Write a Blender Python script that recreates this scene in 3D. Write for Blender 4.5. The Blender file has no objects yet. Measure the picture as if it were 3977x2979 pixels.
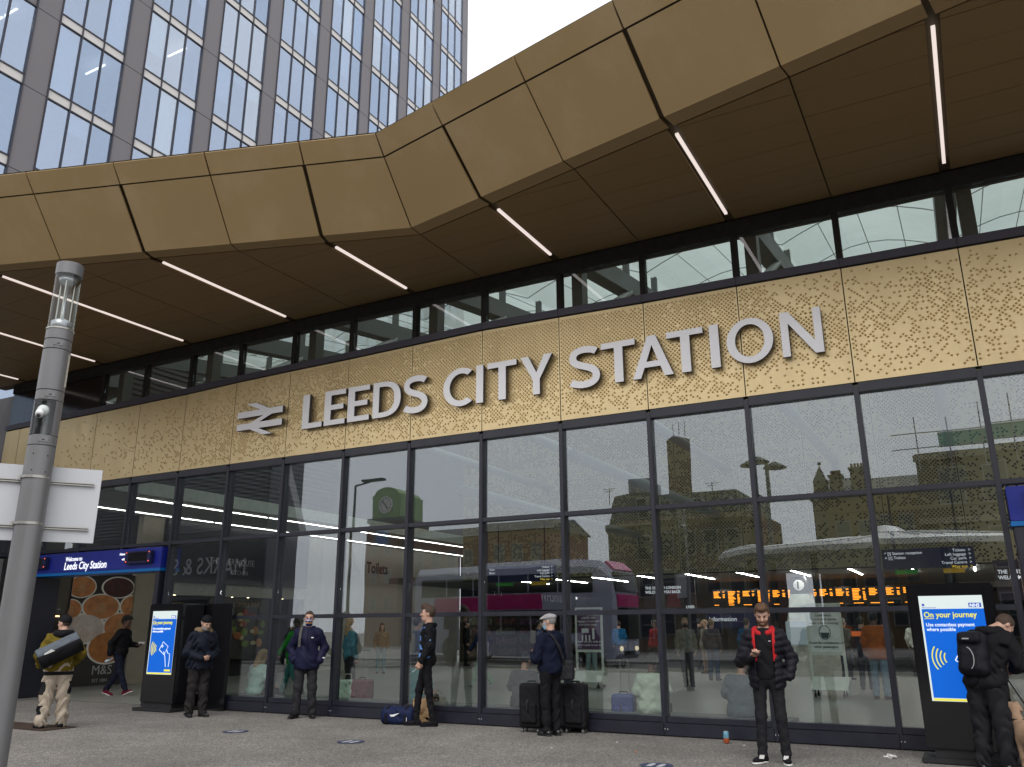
import bpy, bmesh, math, random
import numpy as np
from mathutils import Vector, Matrix
from mathutils.geometry import tessellate_polygon
R = math.radians
rng = random.Random(7)
scene = bpy.context.scene
col = scene.collection

# ------------------------------------------------------------------ camera
cam_data = bpy.data.cameras.new('camera')
cam = bpy.data.objects.new('camera', cam_data)
col.objects.link(cam)
PITCH, ROLL, YAW = R(16.4305), R(-0.2531), R(28.5181)
CAM = Vector((0.0, -12.3189, 1.5))
_f0 = Vector((-math.sin(YAW), math.cos(YAW), 0)); _r0 = Vector((math.cos(YAW), math.sin(YAW), 0)); _u0 = Vector((0, 0, 1))
FWD = math.cos(PITCH)*_f0 + math.sin(PITCH)*_u0
_up = -math.sin(PITCH)*_f0 + math.cos(PITCH)*_u0
RGT = math.cos(ROLL)*_r0 + math.sin(ROLL)*_up
UPV = -math.sin(ROLL)*_r0 + math.cos(ROLL)*_up
cam.matrix_world = Matrix(((RGT.x, UPV.x, -FWD.x, CAM.x), (RGT.y, UPV.y, -FWD.y, CAM.y), (RGT.z, UPV.z, -FWD.z, CAM.z), (0, 0, 0, 1)))
cam_data.lens = 29.0954; cam_data.sensor_width = 36.0; cam_data.sensor_fit = 'HORIZONTAL'
cam_data.clip_start = 0.1; cam_data.clip_end = 2000
scene.camera = cam

# ------------------------------------------------------------------ overcast sky, soft sun, exposure
SUN_EL, SUN_AZ = R(52), R(160)
world = bpy.data.worlds.new('World'); scene.world = world; world.use_nodes = True
wn = world.node_tree.nodes; wl = world.node_tree.links; wn.clear()
out = wn.new('ShaderNodeOutputWorld'); bg = wn.new('ShaderNodeBackground')
sky = wn.new('ShaderNodeTexSky'); sky.sky_type = 'NISHITA'; sky.sun_disc = False
sky.sun_elevation = SUN_EL; sky.sun_rotation = SUN_AZ; sky.dust_density = 6.0; sky.air_density = 1.0
hs = wn.new('ShaderNodeHueSaturation'); hs.inputs['Saturation'].default_value = 0.10; hs.inputs['Value'].default_value = 1.0
wl.new(sky.outputs[0], hs.inputs['Color'])
tc = wn.new('ShaderNodeTexCoord'); cn = wn.new('ShaderNodeTexNoise'); cn.inputs['Scale'].default_value = 2.2; cn.inputs['Detail'].default_value = 5
wl.new(tc.outputs['Generated'], cn.inputs['Vector'])
cr = wn.new('ShaderNodeValToRGB'); cr.color_ramp.elements[0].position = 0.3; cr.color_ramp.elements[1].position = 0.75
cr.color_ramp.elements[0].color = (9.6, 9.7, 10.1, 1); cr.color_ramp.elements[1].color = (11.2, 11.3, 11.6, 1)
wl.new(cn.outputs[0], cr.inputs[0])
mx = wn.new('ShaderNodeMix'); mx.data_type = 'RGBA'; mx.inputs[0].default_value = 0.85
wl.new(hs.outputs[0], mx.inputs[6]); wl.new(cr.outputs[0], mx.inputs[7])
wl.new(mx.outputs[2], bg.inputs['Color']); bg.inputs['Strength'].default_value = 0.1
wl.new(bg.outputs[0], out.inputs[0])
sun_data = bpy.data.lights.new('sun', 'SUN'); sun_data.energy = 1.4; sun_data.angle = R(40); sun_data.color = (1.0, 0.97, 0.93)
sun = bpy.data.objects.new('sun', sun_data); col.objects.link(sun)
# the sun stands behind the photographer's right shoulder, veiled by cloud
sun.rotation_euler = (R(90)-SUN_EL, 0, R(20))
vs = scene.view_settings
vs.view_transform = 'Standard'; vs.look = 'None'; vs.exposure = 0.45; vs.gamma = 1.0; vs.use_curve_mapping = False
scene.cycles.max_bounces = 10; scene.cycles.transparent_max_bounces = 24; scene.cycles.glossy_bounces = 5
scene.cycles.use_denoising = True
scene.cycles.sample_clamp_indirect = 4.0
scene.cycles.caustics_reflective = False; scene.cycles.caustics_refractive = False

# ------------------------------------------------------------------ materials
MATS = {}
def mat(name, colr, rough=0.6, metal=0.0, var=0.12, vscale=6.0, bump=0.0, bscale=60.0, spec=0.5, coat=0.0, detail=4.0, dirt=None, dscale=1.2, damt=0.4, stretch=None):
    if name in MATS: return MATS[name]
    m = bpy.data.materials.new(name); m.use_nodes = True
    n = m.node_tree.nodes; l = m.node_tree.links
    b = n['Principled BSDF']
    b.inputs['Roughness'].default_value = rough; b.inputs['Metallic'].default_value = metal
    b.inputs['Specular IOR Level'].default_value = spec
    if coat: b.inputs['Coat Weight'].default_value = coat; b.inputs['Coat Roughness'].default_value = 0.08
    t = n.new('ShaderNodeTexCoord'); src = t.outputs['Object']
    if stretch:
        mp = n.new('ShaderNodeMapping'); mp.inputs['Scale'].default_value = stretch; l.new(src, mp.inputs[0]); src = mp.outputs[0]
    nz = n.new('ShaderNodeTexNoise'); nz.inputs['Scale'].default_value = vscale; nz.inputs['Detail'].default_value = detail
    l.new(src, nz.inputs['Vector'])
    mr = n.new('ShaderNodeMapRange'); mr.inputs[1].default_value = 0.25; mr.inputs[2].default_value = 0.75
    mr.inputs[3].default_value = 1-var; mr.inputs[4].default_value = 1+var
    l.new(nz.outputs[0], mr.inputs[0])
    mul = n.new('ShaderNodeMix'); mul.data_type = 'RGBA'; mul.blend_type = 'MULTIPLY'; mul.inputs[0].default_value = 1.0
    mul.inputs[6].default_value = (*colr, 1); l.new(mr.outputs[0], mul.inputs[7])
    last = mul.outputs[2]
    if dirt:
        nd = n.new('ShaderNodeTexNoise'); nd.inputs['Scale'].default_value = dscale; nd.inputs['Detail'].default_value = 8; nd.inputs['Roughness'].default_value = 0.7
        l.new(src, nd.inputs['Vector'])
        rp = n.new('ShaderNodeMapRange'); rp.inputs[1].default_value = 0.5; rp.inputs[2].default_value = 0.75; rp.inputs[3].default_value = 0; rp.inputs[4].default_value = damt
        l.new(nd.outputs[0], rp.inputs[0])
        dm = n.new('ShaderNodeMix'); dm.data_type = 'RGBA'; dm.inputs[7].default_value = (*dirt, 1)
        l.new(rp.outputs[0], dm.inputs[0]); l.new(last, dm.inputs[6]); last = dm.outputs[2]
    l.new(last, b.inputs['Base Color'])
    rr = n.new('ShaderNodeMapRange'); rr.inputs[1].default_value = 0.3; rr.inputs[2].default_value = 0.7
    rr.inputs[3].default_value = max(0.02, rough*0.85); rr.inputs[4].default_value = min(1, rough*1.15)
    l.new(nz.outputs[0], rr.inputs[0]); l.new(rr.outputs[0], b.inputs['Roughness'])
    if bump:
        nb = n.new('ShaderNodeTexNoise'); nb.inputs['Scale'].default_value = bscale; nb.inputs['Detail'].default_value = 6
        l.new(src, nb.inputs['Vector'])
        bp = n.new('ShaderNodeBump'); bp.inputs['Strength'].default_value = bump; bp.inputs['Distance'].default_value = 0.02
        l.new(nb.outputs[0], bp.inputs['Height']); l.new(bp.outputs[0], b.inputs['Normal'])
    MATS[name] = m
    return m
def emat(name, colr, strength=1.0):
    if name in MATS: return MATS[name]
    m = bpy.data.materials.new(name); m.use_nodes = True
    b = m.node_tree.nodes['Principled BSDF']
    b.inputs['Base Color'].default_value = (*[c*0.3 for c in colr], 1); b.inputs['Roughness'].default_value = 0.3
    b.inputs['Emission Color'].default_value = (*colr, 1); b.inputs['Emission Strength'].default_value = strength
    MATS[name] = m
    return m
def glassmat(name, ior=1.8, tint=(0.9, 0.95, 0.93), gtint=(1, 1, 1), rough=0.0, wobble=0.0, floor=0.0):
    m = bpy.data.materials.new(name); m.use_nodes = True
    n = m.node_tree.nodes; l = m.node_tree.links; n.clear()
    o = n.new('ShaderNodeOutputMaterial'); mix = n.new('ShaderNodeMixShader')
    tr = n.new('ShaderNodeBsdfTransparent'); tr.inputs[0].default_value = (*tint, 1)
    gl = n.new('ShaderNodeBsdfGlossy'); gl.inputs['Roughness'].default_value = rough; gl.inputs[0].default_value = (*gtint, 1)
    fr = n.new('ShaderNodeFresnel'); fr.inputs[0].default_value = ior
    # the fresnel of a thin sheet is the same from both sides
    geo = n.new('ShaderNodeNewGeometry'); vm = n.new('ShaderNodeVectorMath'); vm.operation = 'DOT_PRODUCT'
    l.new(geo.outputs['Incoming'], vm.inputs[0]); l.new(geo.outputs['Normal'], vm.inputs[1])
    ab = n.new('ShaderNodeMath'); ab.operation = 'ABSOLUTE'; l.new(vm.outputs['Value'], ab.inputs[0])
    f0 = ((ior-1)/(ior+1))**2
    om = n.new('ShaderNodeMath'); om.operation = 'SUBTRACT'; om.inputs[0].default_value = 1.0; l.new(ab.outputs[0], om.inputs[1])
    pw = n.new('ShaderNodeMath'); pw.operation = 'POWER'; pw.inputs[1].default_value = 5.0; l.new(om.outputs[0], pw.inputs[0])
    ma = n.new('ShaderNodeMath'); ma.operation = 'MULTIPLY_ADD'; ma.inputs[1].default_value = 1-f0; ma.inputs[2].default_value = f0; l.new(pw.outputs[0], ma.inputs[0])
    l.new(ma.outputs[0], mix.inputs[0]); l.new(tr.outputs[0], mix.inputs[1]); l.new(gl.outputs[0], mix.inputs[2])
    if wobble:
        t = n.new('ShaderNodeTexCoord'); nz = n.new('ShaderNodeTexNoise'); nz.inputs['Scale'].default_value = 0.9; nz.inputs['Detail'].default_value = 1
        l.new(t.outputs['Object'], nz.inputs['Vector'])
        bp = n.new('ShaderNodeBump'); bp.inputs['Strength'].default_value = wobble; bp.inputs['Distance'].default_value = 0.05
        l.new(nz.outputs[0], bp.inputs['Height']); l.new(bp.outputs[0], gl.inputs['Normal'])
    l.new(mix.outputs[0], o.inputs[0]); MATS[name] = m
    return m

# ------------------------------------------------------------------ object helpers
def tag(o, label=None, cat=None, group=None, kind=None):
    if label: o['label'] = label
    if cat: o['category'] = cat
    if group: o['group'] = group
    if kind: o['kind'] = kind
    return o
def empty(name, loc=(0, 0, 0), rz=0.0, label=None, cat=None, group=None, kind=None):
    o = bpy.data.objects.new(name, None); col.objects.link(o); o.location = loc; o.rotation_euler = (0, 0, rz)
    o.empty_display_size = 0.2
    return tag(o, label, cat, group, kind)
def link(name, mesh, parent=None, loc=None):
    o = bpy.data.objects.new(name, mesh); col.objects.link(o)
    if parent is not None: o.parent = parent
    if loc is not None: o.location = loc
    return o
def copy_tree(o, parent=None):
    c = o.copy(); col.objects.link(c)
    c.parent = parent
    for ch in list(o.children): copy_tree(ch, c)
    return c
class MB:
    """collects shapes into one mesh"""
    def __init__(s): s.v = []; s.f = []; s.m = []; s.cur = 0
    def add(s, vs, fs):
        b = len(s.v); s.v += [tuple(p) for p in vs]; s.f += [tuple(b+i for i in f) for f in fs]; s.m += [s.cur]*len(fs); return s
    def box(s, x0, x1, y0, y1, z0, z1):
        v = [(x0,y0,z0),(x1,y0,z0),(x1,y1,z0),(x0,y1,z0),(x0,y0,z1),(x1,y0,z1),(x1,y1,z1),(x0,y1,z1)]
        return s.add(v, [(3,2,1,0),(4,5,6,7),(0,1,5,4),(1,2,6,5),(2,3,7,6),(3,0,4,7)])
    def quad(s, a, b, c, d): return s.add([a,b,c,d], [(0,1,2,3)])
    def slab(s, pts, vec):
        """polygon (3d points) extruded by vec"""
        n = len(pts); vec = Vector(vec); p = [Vector(q) for q in pts]; v = p + [q+vec for q in p]
        fs = [tuple(range(n))[::-1], tuple(range(n, 2*n))] + [(i, (i+1) % n, n+(i+1) % n, n+i) for i in range(n)]
        return s.add(v, fs)
    def tube(s, path, r, n=10, caps=True, r2=None):
        path = [Vector(p) for p in path]; k = len(path); vs_ = []
        rad = r if isinstance(r, (list, tuple)) else [r]*k
        up = None
        for i, p in enumerate(path):
            d = (path[min(i+1, k-1)] - path[max(i-1, 0)]).normalized()
            if up is None:
                up = Vector((0, 0, 1)) if abs(d.z) < 0.9 else Vector((0, 1, 0))
            a = d.cross(up).normalized(); b = a.cross(d).normalized(); up = b
            for j in range(n):
                t = 2*math.pi*j/n; vs_.append(p + a*(math.cos(t)*rad[i]) + b*(math.sin(t)*rad[i]))
        fs = [(i*n+j, i*n+(j+1) % n, (i+1)*n+(j+1) % n, (i+1)*n+j) for i in range(k-1) for j in range(n)]
        if caps: fs += [tuple(range(n))[::-1], tuple(range((k-1)*n, k*n))]
        return s.add(vs_, fs)
    def lathe(s, prof, c=(0, 0, 0), n=24, a0=0.0, a1=2*math.pi, axis='z'):
        full = abs(a1-a0-2*math.pi) < 1e-6; m = n if full else n+1; vs_ = []
        for (r_, z) in prof:
            for j in range(m):
                t = a0+(a1-a0)*j/n
                if axis == 'z': vs_.append((c[0]+r_*math.cos(t), c[1]+r_*math.sin(t), c[2]+z))
                else: vs_.append((c[0]+r_*math.cos(t), c[1]+z, c[2]+r_*math.sin(t)))
        fs = []
        for i in range(len(prof)-1):
            for j in range(n):
                fs.append((i*m+j, i*m+(j+1) % m, (i+1)*m+(j+1) % m, (i+1)*m+j))
        return s.add(vs_, fs)
    def ball(s, c, r, n=10, m=7):
        if not isinstance(r, (tuple, list)): r = (r, r, r)
        prof = []
        vs_ = [(c[0], c[1], c[2]-r[2])]
        for i in range(1, m):
            t = -math.pi/2+math.pi*i/m
            for j in range(n):
                a = 2*math.pi*j/n; vs_.append((c[0]+r[0]*math.cos(t)*math.cos(a), c[1]+r[1]*math.cos(t)*math.sin(a), c[2]+r[2]*math.sin(t)))
        vs_.append((c[0], c[1], c[2]+r[2])); L = len(vs_)-1
        fs = [(0, 1+(j+1) % n, 1+j) for j in range(n)]
        for i in range(m-2):
            for j in range(n): fs.append((1+i*n+j, 1+i*n+(j+1) % n, 1+(i+1)*n+(j+1) % n, 1+(i+1)*n+j))
        fs += [(L, 1+(m-2)*n+j, 1+(m-2)*n+(j+1) % n) for j in range(n)]
        return s.add(vs_, fs)
    def mesh(s, name, mats, smooth=False, fixn=True):
        me = bpy.data.meshes.new(name); me.from_pydata(s.v, [], s.f)
        for m in (mats if isinstance(mats, (list, tuple)) else [mats]): me.materials.append(m)
        if any(s.m): me.polygons.foreach_set('material_index', s.m)
        if fixn:
            bm = bmesh.new(); bm.from_mesh(me); bmesh.ops.recalc_face_normals(bm, faces=bm.faces); bm.to_mesh(me); bm.free()
        if smooth: me.polygons.foreach_set('use_smooth', [True]*len(me.polygons))
        me.update(); return me
    def build(s, name, mats, parent=None, smooth=False, loc=None, bevel=0.0, fixn=True):
        me = s.mesh(name, mats, smooth, fixn)
        if bevel:
            bm = bmesh.new(); bm.from_mesh(me)
            bmesh.ops.bevel(bm, geom=[e for e in bm.edges if len(e.link_faces) == 2 and e.calc_face_angle(0) > 0.6], offset=bevel, segments=2, affect='EDGES', clamp_overlap=True)
            bm.to_mesh(me); bm.free()
        return link(name, me, parent, loc)
def box_obj(name, a, m, parent=None, bevel=0.0): return MB().box(*a).build(name, m, parent, bevel=bevel)
def text_mesh(body, size, extrude=0.002, bold=0.0, align='LEFT', xs=1.0, shear=0.0, space=1.0):
    cu = bpy.data.curves.new('t', 'FONT'); cu.body = body; cu.size = size; cu.extrude = extrude; cu.offset = bold*size
    cu.align_x = align; cu.align_y = 'BOTTOM_BASELINE'; cu.resolution_u = 3; cu.shear = shear; cu.space_character = space; cu.space_line = 0.95
    o = bpy.data.objects.new('t', cu); col.objects.link(o)
    dg = bpy.context.evaluated_depsgraph_get()
    me = bpy.data.meshes.new_from_object(o.evaluated_get(dg))
    bpy.data.objects.remove(o); bpy.data.curves.remove(cu)
    if xs != 1.0:
        me.transform(Matrix.Diagonal((xs, 1, 1, 1)))
    return me
def text(name, body, size, loc, m, parent=None, normal='-y', **kw):
    """lettering lying in a wall: normal is the side it is read from"""
    me = text_mesh(body, size, **kw); me.name = name
    rot = {'-y': Matrix.Rotation(R(90), 4, 'X'), '+x': Matrix.Rotation(R(90), 4, 'Z') @ Matrix.Rotation(R(90), 4, 'X'),
           '+y': Matrix.Rotation(R(180), 4, 'Z') @ Matrix.Rotation(R(90), 4, 'X'), '+z': Matrix.Identity(4)}[normal] if isinstance(normal, str) else normal
    me.transform(rot); me.materials.clear(); me.materials.append(m)
    return link(name, me, parent, loc)
def flat(pts, holes=(), thick=0.04):
    """2d outline (x,z) with holes extruded from y=0 to y=-thick; returns MB"""
    mb = MB(); loops = [list(pts)] + [list(h) for h in holes]
    allp = [p for lp in loops for p in lp]
    tris = tessellate_polygon([[Vector((p[0], p[1], 0)) for p in lp] for lp in loops])
    n = len(allp)
    vs_ = [(p[0], 0, p[1]) for p in allp] + [(p[0], -thick, p[1]) for p in allp]
    fs = [tuple(t) for t in tris] + [tuple(n+i for i in t[::-1]) for t in tris]
    o = 0
    for lp in loops:
        k = len(lp); fs += [(o+i, o+(i+1) % k, n+o+(i+1) % k, n+o+i) for i in range(k)]; o += k
    mb.add(vs_, fs); return mb

# ------------------------------------------------------------------ common materials
gold = mat('gold_anodised', (0.77, 0.605, 0.335), 0.42, 0.7, 0.05, 3.0, 0.03, 300, dirt=(0.50, 0.37, 0.19), dscale=1.6, damt=0.35, stretch=(1, 1, 0.35))
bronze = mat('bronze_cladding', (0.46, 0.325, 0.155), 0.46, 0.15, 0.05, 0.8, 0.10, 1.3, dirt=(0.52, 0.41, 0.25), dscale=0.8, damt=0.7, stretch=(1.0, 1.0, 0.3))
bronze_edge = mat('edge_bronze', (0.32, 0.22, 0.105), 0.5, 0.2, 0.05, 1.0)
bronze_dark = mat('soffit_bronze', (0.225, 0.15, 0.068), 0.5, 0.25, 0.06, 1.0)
joint = mat('joint_black', (0.012, 0.010, 0.008), 0.8)
navy = mat('navy_frame', (0.012, 0.0125, 0.024), 0.38, 0.0, 0.08, 5, spec=0.6)
navy_trim = mat('purple_grey_trim', (0.055, 0.050, 0.068), 0.45, 0.0, 0.08, 4)
black = mat('black_gloss', (0.006, 0.006, 0.008), 0.12, 0.0, 0.1, 5, spec=0.6)
blackm = mat('black_matt', (0.012, 0.012, 0.014), 0.6, 0.0, 0.15, 8)
silver = mat('brushed_letter', (0.84, 0.825, 0.83), 0.36, 0.25, 0.04, 4, 0.02, 400)
letter_side = mat('letter_return', (0.09, 0.085, 0.09), 0.45, 0.3)
white = mat('white_paint', (0.75, 0.76, 0.76), 0.5, 0.0, 0.04, 3)
steel = mat('grey_steel', (0.12, 0.13, 0.13), 0.5, 0.2, 0.08, 3)
paleconc = mat('pale_wall', (0.46, 0.45, 0.40), 0.6, 0.0, 0.05, 1.2, dirt=(0.36, 0.35, 0.31), damt=0.3)
glass = glassmat('station_glass', 2.10, (0.955, 0.985, 0.965), (0.89, 0.93, 1.0), wobble=0.012)
clear = glassmat('clear_glass', 1.5, (0.93, 0.96, 0.95))
lamp_e = emat('strip_lamp', (1.0, 0.86, 0.80), 0.62)
lamp_in = emat('interior_lamp', (1.0, 0.98, 0.93), 7.0)
lamp_ce = emat('concourse_lamp', (1.0, 0.98, 0.93), 34.0)
white_e = emat('sign_white', (0.9, 0.92, 1.0), 0.85)

OX, S = -16.5763, 1.54681
def X(k): return OX + k*S
ZP, Z2, Z1, ZG = 0.213, 1.718, 3.2715, 4.785
GT = {-4: 6.50, -3: 6.52, -2: 6.535, -1: 6.55, 0: 6.57, 1: 6.59, 2: 6.64, 3: 6.665, 4: 6.68, 5: 6.71, 6: 6.74, 7: 6.71, 8: 6.67, 9: 6.65, 10: 6.62, 11: 6.59, 12: 6.56, 13: 6.53}
def gtop(k):
    a = math.floor(k); a = max(-4, min(12, a)); t = k-a
    return GT[a]*(1-t) + GT[a+1]*t

# ------------------------------------------------------------------ ground
def ground_material():
    m = bpy.data.materials.new('resin_bound_aggregate'); m.use_nodes = True
    n = m.node_tree.nodes; l = m.node_tree.links; b = n['Principled BSDF']
    t = n.new('ShaderNodeTexCoord')
    vo = n.new('ShaderNodeTexVoronoi'); vo.inputs['Scale'].default_value = 75; l.new(t.outputs['Object'], vo.inputs['Vector'])
    r1 = n.new('ShaderNodeValToRGB'); e = r1.color_ramp.elements
    e[0].position = 0.0; e[0].color = (0.07, 0.066, 0.062, 1); e[1].position = 1.0; e[1].color = (0.40, 0.38, 0.355, 1)
    for p, c in ((0.25, (0.15, 0.14, 0.132, 1)), (0.55, (0.21, 0.195, 0.18, 1)), (0.8, (0.25, 0.23, 0.21, 1))):
        x = e.new(p); x.color = c
    sep = n.new('ShaderNodeSeparateColor'); l.new(vo.outputs['Color'], sep.inputs[0]); l.new(sep.outputs[0], r1.inputs[0])
    n2 = n.new('ShaderNodeTexNoise'); n2.inputs['Scale'].default_value = 0.35; n2.inputs['Detail'].default_value = 7; n2.inputs['Roughness'].default_value = 0.65
    l.new(t.outputs['Object'], n2.inputs['Vector'])
    mr = n.new('ShaderNodeMapRange'); mr.inputs[1].default_value = 0.3; mr.inputs[2].default_value = 0.7; mr.inputs[3].default_value = 0.66; mr.inputs[4].default_value = 1.2
    l.new(n2.outputs[0], mr.inputs[0])
    mu = n.new('ShaderNodeMix'); mu.data_type = 'RGBA'; mu.blend_type = 'MULTIPLY'; mu.inputs[0].default_value = 1
    l.new(r1.outputs[0], mu.inputs[6]); l.new(mr.outputs[0], mu.inputs[7])
    n3 = n.new('ShaderNodeTexNoise'); n3.inputs['Scale'].default_value = 2.6; n3.inputs['Detail'].default_value = 8; n3.inputs['Roughness'].default_value = 0.7; n3.inputs['Distortion'].default_value = 0.6
    l.new(t.outputs['Object'], n3.inputs['Vector'])
    m3 = n.new('ShaderNodeMapRange'); m3.inputs[1].default_value = 0.3; m3.inputs[2].default_value = 0.7; m3.inputs[3].default_value = 0.86; m3.inputs[4].default_value = 1.12
    l.new(n3.outputs[0], m3.inputs[0])
    mu3 = n.new('ShaderNodeMix'); mu3.data_type = 'RGBA'; mu3.blend_type = 'MULTIPLY'; mu3.inputs[0].default_value = 1
    l.new(mu.outputs[2], mu3.inputs[6]); l.new(m3.outputs[0], mu3.inputs[7]); mu = mu3
    # dark chewing-gum spots and small stains
    v2 = n.new('ShaderNodeTexVoronoi'); v2.inputs['Scale'].default_value = 2.4; l.new(t.outputs['Object'], v2.inputs['Vector'])
    gs = n.new('ShaderNodeMapRange'); gs.inputs[1].default_value = 0.05; gs.inputs[2].default_value = 0.07; gs.inputs[3].default_value = 0.5; gs.inputs[4].default_value = 0
    l.new(v2.outputs['Distance'], gs.inputs[0])
    m2 = n.new('ShaderNodeMix'); m2.data_type = 'RGBA'; m2.inputs[7].default_value = (0.09, 0.085, 0.08, 1)
    l.new(gs.outputs[0], m2.inputs[0]); l.new(mu.outputs[2], m2.inputs[6])
    l.new(m2.outputs[2], b.inputs['Base Color'])
    b.inputs['Roughness'].default_value = 0.75; b.inputs['Specular IOR Level'].default_value = 0.35
    bp = n.new('ShaderNodeBump'); bp.inputs['Strength'].default_value = 0.5; bp.inputs['Distance'].default_value = 0.006
    l.new(vo.outputs['Distance'], bp.inputs['Height']); l.new(bp.outputs[0], b.inputs['Normal'])
    return m
tag(MB().quad((-700, -700, 0), (700, -700, 0), (700, 700, 0), (-700, 700, 0)).build('ground', ground_material()), kind='structure')
# road behind the photographer with kerb, seen only in the glass
road = mat('asphalt', (0.055, 0.055, 0.058), 0.8, 0, 0.2, 4, 0.2, 120)
tag(MB().quad((-90, -24.5, 0.004), (90, -24.5, 0.004), (90, -17, 0.004), (-90, -17, 0.004)).build('road', road), kind='structure')
kerb = mat('kerb_stone', (0.34, 0.33, 0.31), 0.8, 0, 0.12, 3)
tag(MB().box(-90, 90, -17, -16.7, 0, 0.1).box(-90, 90, -24.8, -24.5, 0, 0.1).build('kerb', kerb), kind='structure')
# concourse floor
tile = mat('terrazzo_floor', (0.25, 0.255, 0.23), 0.32, 0, 0.06, 30, dirt=(0.19, 0.19, 0.175), dscale=0.5, damt=0.5)
tag(MB().quad((-26, 0.12, 0.004), (12, 0.12, 0.004), (12, 46, 0.004), (-26, 46, 0.004)).build('concourse_floor', tile), kind='structure')

# ------------------------------------------------------------------ station building
ST = empty('station_building', (-8, 0, 0), label='long glazed station front with gold perforated band and bronze angular canopy', cat='station')
def stp(o):
    o.parent = ST; o.location = o.location - Vector((-8, 0, 0)); return o
KL, KR = -3.4, 12.5
ks = list(range(-3, 13))
PORT_L0, PORT_L1 = -20.1, -15.11     # left entrance opening
PORT_R0 = 0.5                       # right entrance starts here
# vertical mullions
for k in ks:
    x = X(k); zb = 0.0
    if x < PORT_L1-0.1 or x > PORT_R0+0.1: zb = 3.2
    MBm = MB().box(x-0.035, x+0.035, -0.05, 0.16, zb, ZG)
    stp(MBm.build('mullion', navy, bevel=0.006))
# transoms
for k in range(-4, 13):
    x0 = max(X(KL), X(k))+0.036; x1 = min(X(KR), X(k+1))-0.036
    if x1 <= x0: continue
    for z, h in ((ZG-0.03, 0.07), (Z1, 0.035), (Z2, 0.035)):
        if z < 3.0 and (x1 < PORT_L1+0.3 or x0 > PORT_R0-0.3): continue
        stp(MB().box(x0, x1, -0.045, 0.14, z-h, z+h).build('transom', navy, bevel=0.005))
    # panes
    for z0, z1 in ((ZP+0.05, Z2-0.036), (Z2+0.036, Z1-0.036), (Z1+0.036, ZG-0.101)):
        if z0 < 3.0 and (x1 < PORT_L1+0.3 or x0 > PORT_R0-0.3): continue
        jx = rng.uniform(-0.0012, 0.0012)
        t_ = [rng.uniform(-0.0035, 0.0035) for _ in range(4)]      # panes never sit quite true
        o = stp(MB().slab([(x0, 0.03+t_[0], z0), (x1, 0.03+t_[1], z0), (x1, 0.03+t_[1]+t_[2], z1), (x0, 0.03+t_[0]+t_[2], z1)], (0, 0.012, 0)).build('glass_pane', glass))
    if not (x1 < PORT_L1+0.3 or x0 > PORT_R0-0.3):
        stp(MB().box(x0, x1, -0.03, 0.13, ZP-0.03, ZP+0.05).build('sill', navy, bevel=0.006))
        stp(MB().box(x0-0.034, x1+0.034, -0.075, 0.10, 0.012, ZP-0.034).build('plinth_panel', navy, bevel=0.008))
        for dx in (0.03, 0.07):
            stp(MB().lathe([(0.0, 0.0), (0.007, 0.0), (0.006, 0.004), (0, 0.005)], (x0+dx-0.05, -0.076, 0.1), 8, axis='y').build('bolt', silver))
# gold band with pressed diamond dimples
DK = {-4: .0, -3: .02, -2: .05, -1: .07, 0: .16, 1: .30, 2: .46, 3: .72, 4: .9, 5: .97, 6: 1.0, 7: 1.0, 8: .92, 9: .72, 10: .5, 11: .42, 12: .4}
from mathutils import noise as mnoise
def gold_panel(k0, k1, ztop0, ztop1, zbot, name='gold_panel', yb=0.0, dens=None, m=gold, gap=0.008, nx=22, nz=26, parent=None, depth=-0.025, pit=None):
    x0, x1 = k0+gap, k1-gap
    mb = MB(); a = (x1-x0)/nx
    def P(u, v, d=0.0):
        zt = ztop0+(ztop1-ztop0)*u
        return (x0+(x1-x0)*u, yb+d, zbot+(zt-zbot)*v)
    for j in range(2*nz+1):
        v = j/(2*nz)
        for i in range(nx+1):
            u = (i+(0.5 if j % 2 else 0.0))/nx
            if u > 1.0001: continue
            hu, hv = 0.5/nx, 0.5/nz
            cor = [(u-hu, v), (u, v-hv), (u+hu, v), (u, v+hv)]
            inside = all(-1e-6 <= c[0] <= 1+1e-6 and -1e-6 <= c[1] <= 1+1e-6 for c in cor)
            if not inside:
                cl = [(min(1, max(0, c[0])), min(1, max(0, c[1]))) for c in cor]
                # half or quarter tile at the rim
                pts = []
                for c in cl:
                    if c not in pts: pts.append(c)
                if len(pts) >= 3: mb.add([P(*c) for c in pts], [tuple(range(len(pts)))])
                continue
            xx = x0+(x1-x0)*u
            pr = dens(xx, v)
            if rng.random() < pr and 0.03 < v < 0.97 and 0.02 < u < 0.98:
                q = 0.64; inn = [(u-hu*q, v), (u, v-hv*q), (u+hu*q, v), (u, v+hv*q)]
                mb.add([P(*c) for c in cor]+[P(*c) for c in inn]+[P(u, v, depth)],
                       [(0, 1, 5, 4), (1, 2, 6, 5), (2, 3, 7, 6), (3, 0, 4, 7), (4, 5, 8), (5, 6, 8), (6, 7, 8), (7, 4, 8)])
                if pit: mb.m[-4:] = [1]*4
            else:
                mb.add([P(*c) for c in cor], [(0, 1, 2, 3)])
    # returns
    for (ua, va, ub, vb) in ((0, 0, 1, 0), (1, 0, 1, 1), (1, 1, 0, 1), (0, 1, 0, 0)):
        A, B = P(ua, va), P(ub, vb)
        mb.add([A, B, (B[0], B[1]+0.03, B[2]), (A[0], A[1]+0.03, A[2])], [(0, 1, 2, 3)])
    return mb.build(name, [m, pit] if pit else m, parent, fixn=False)
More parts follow.
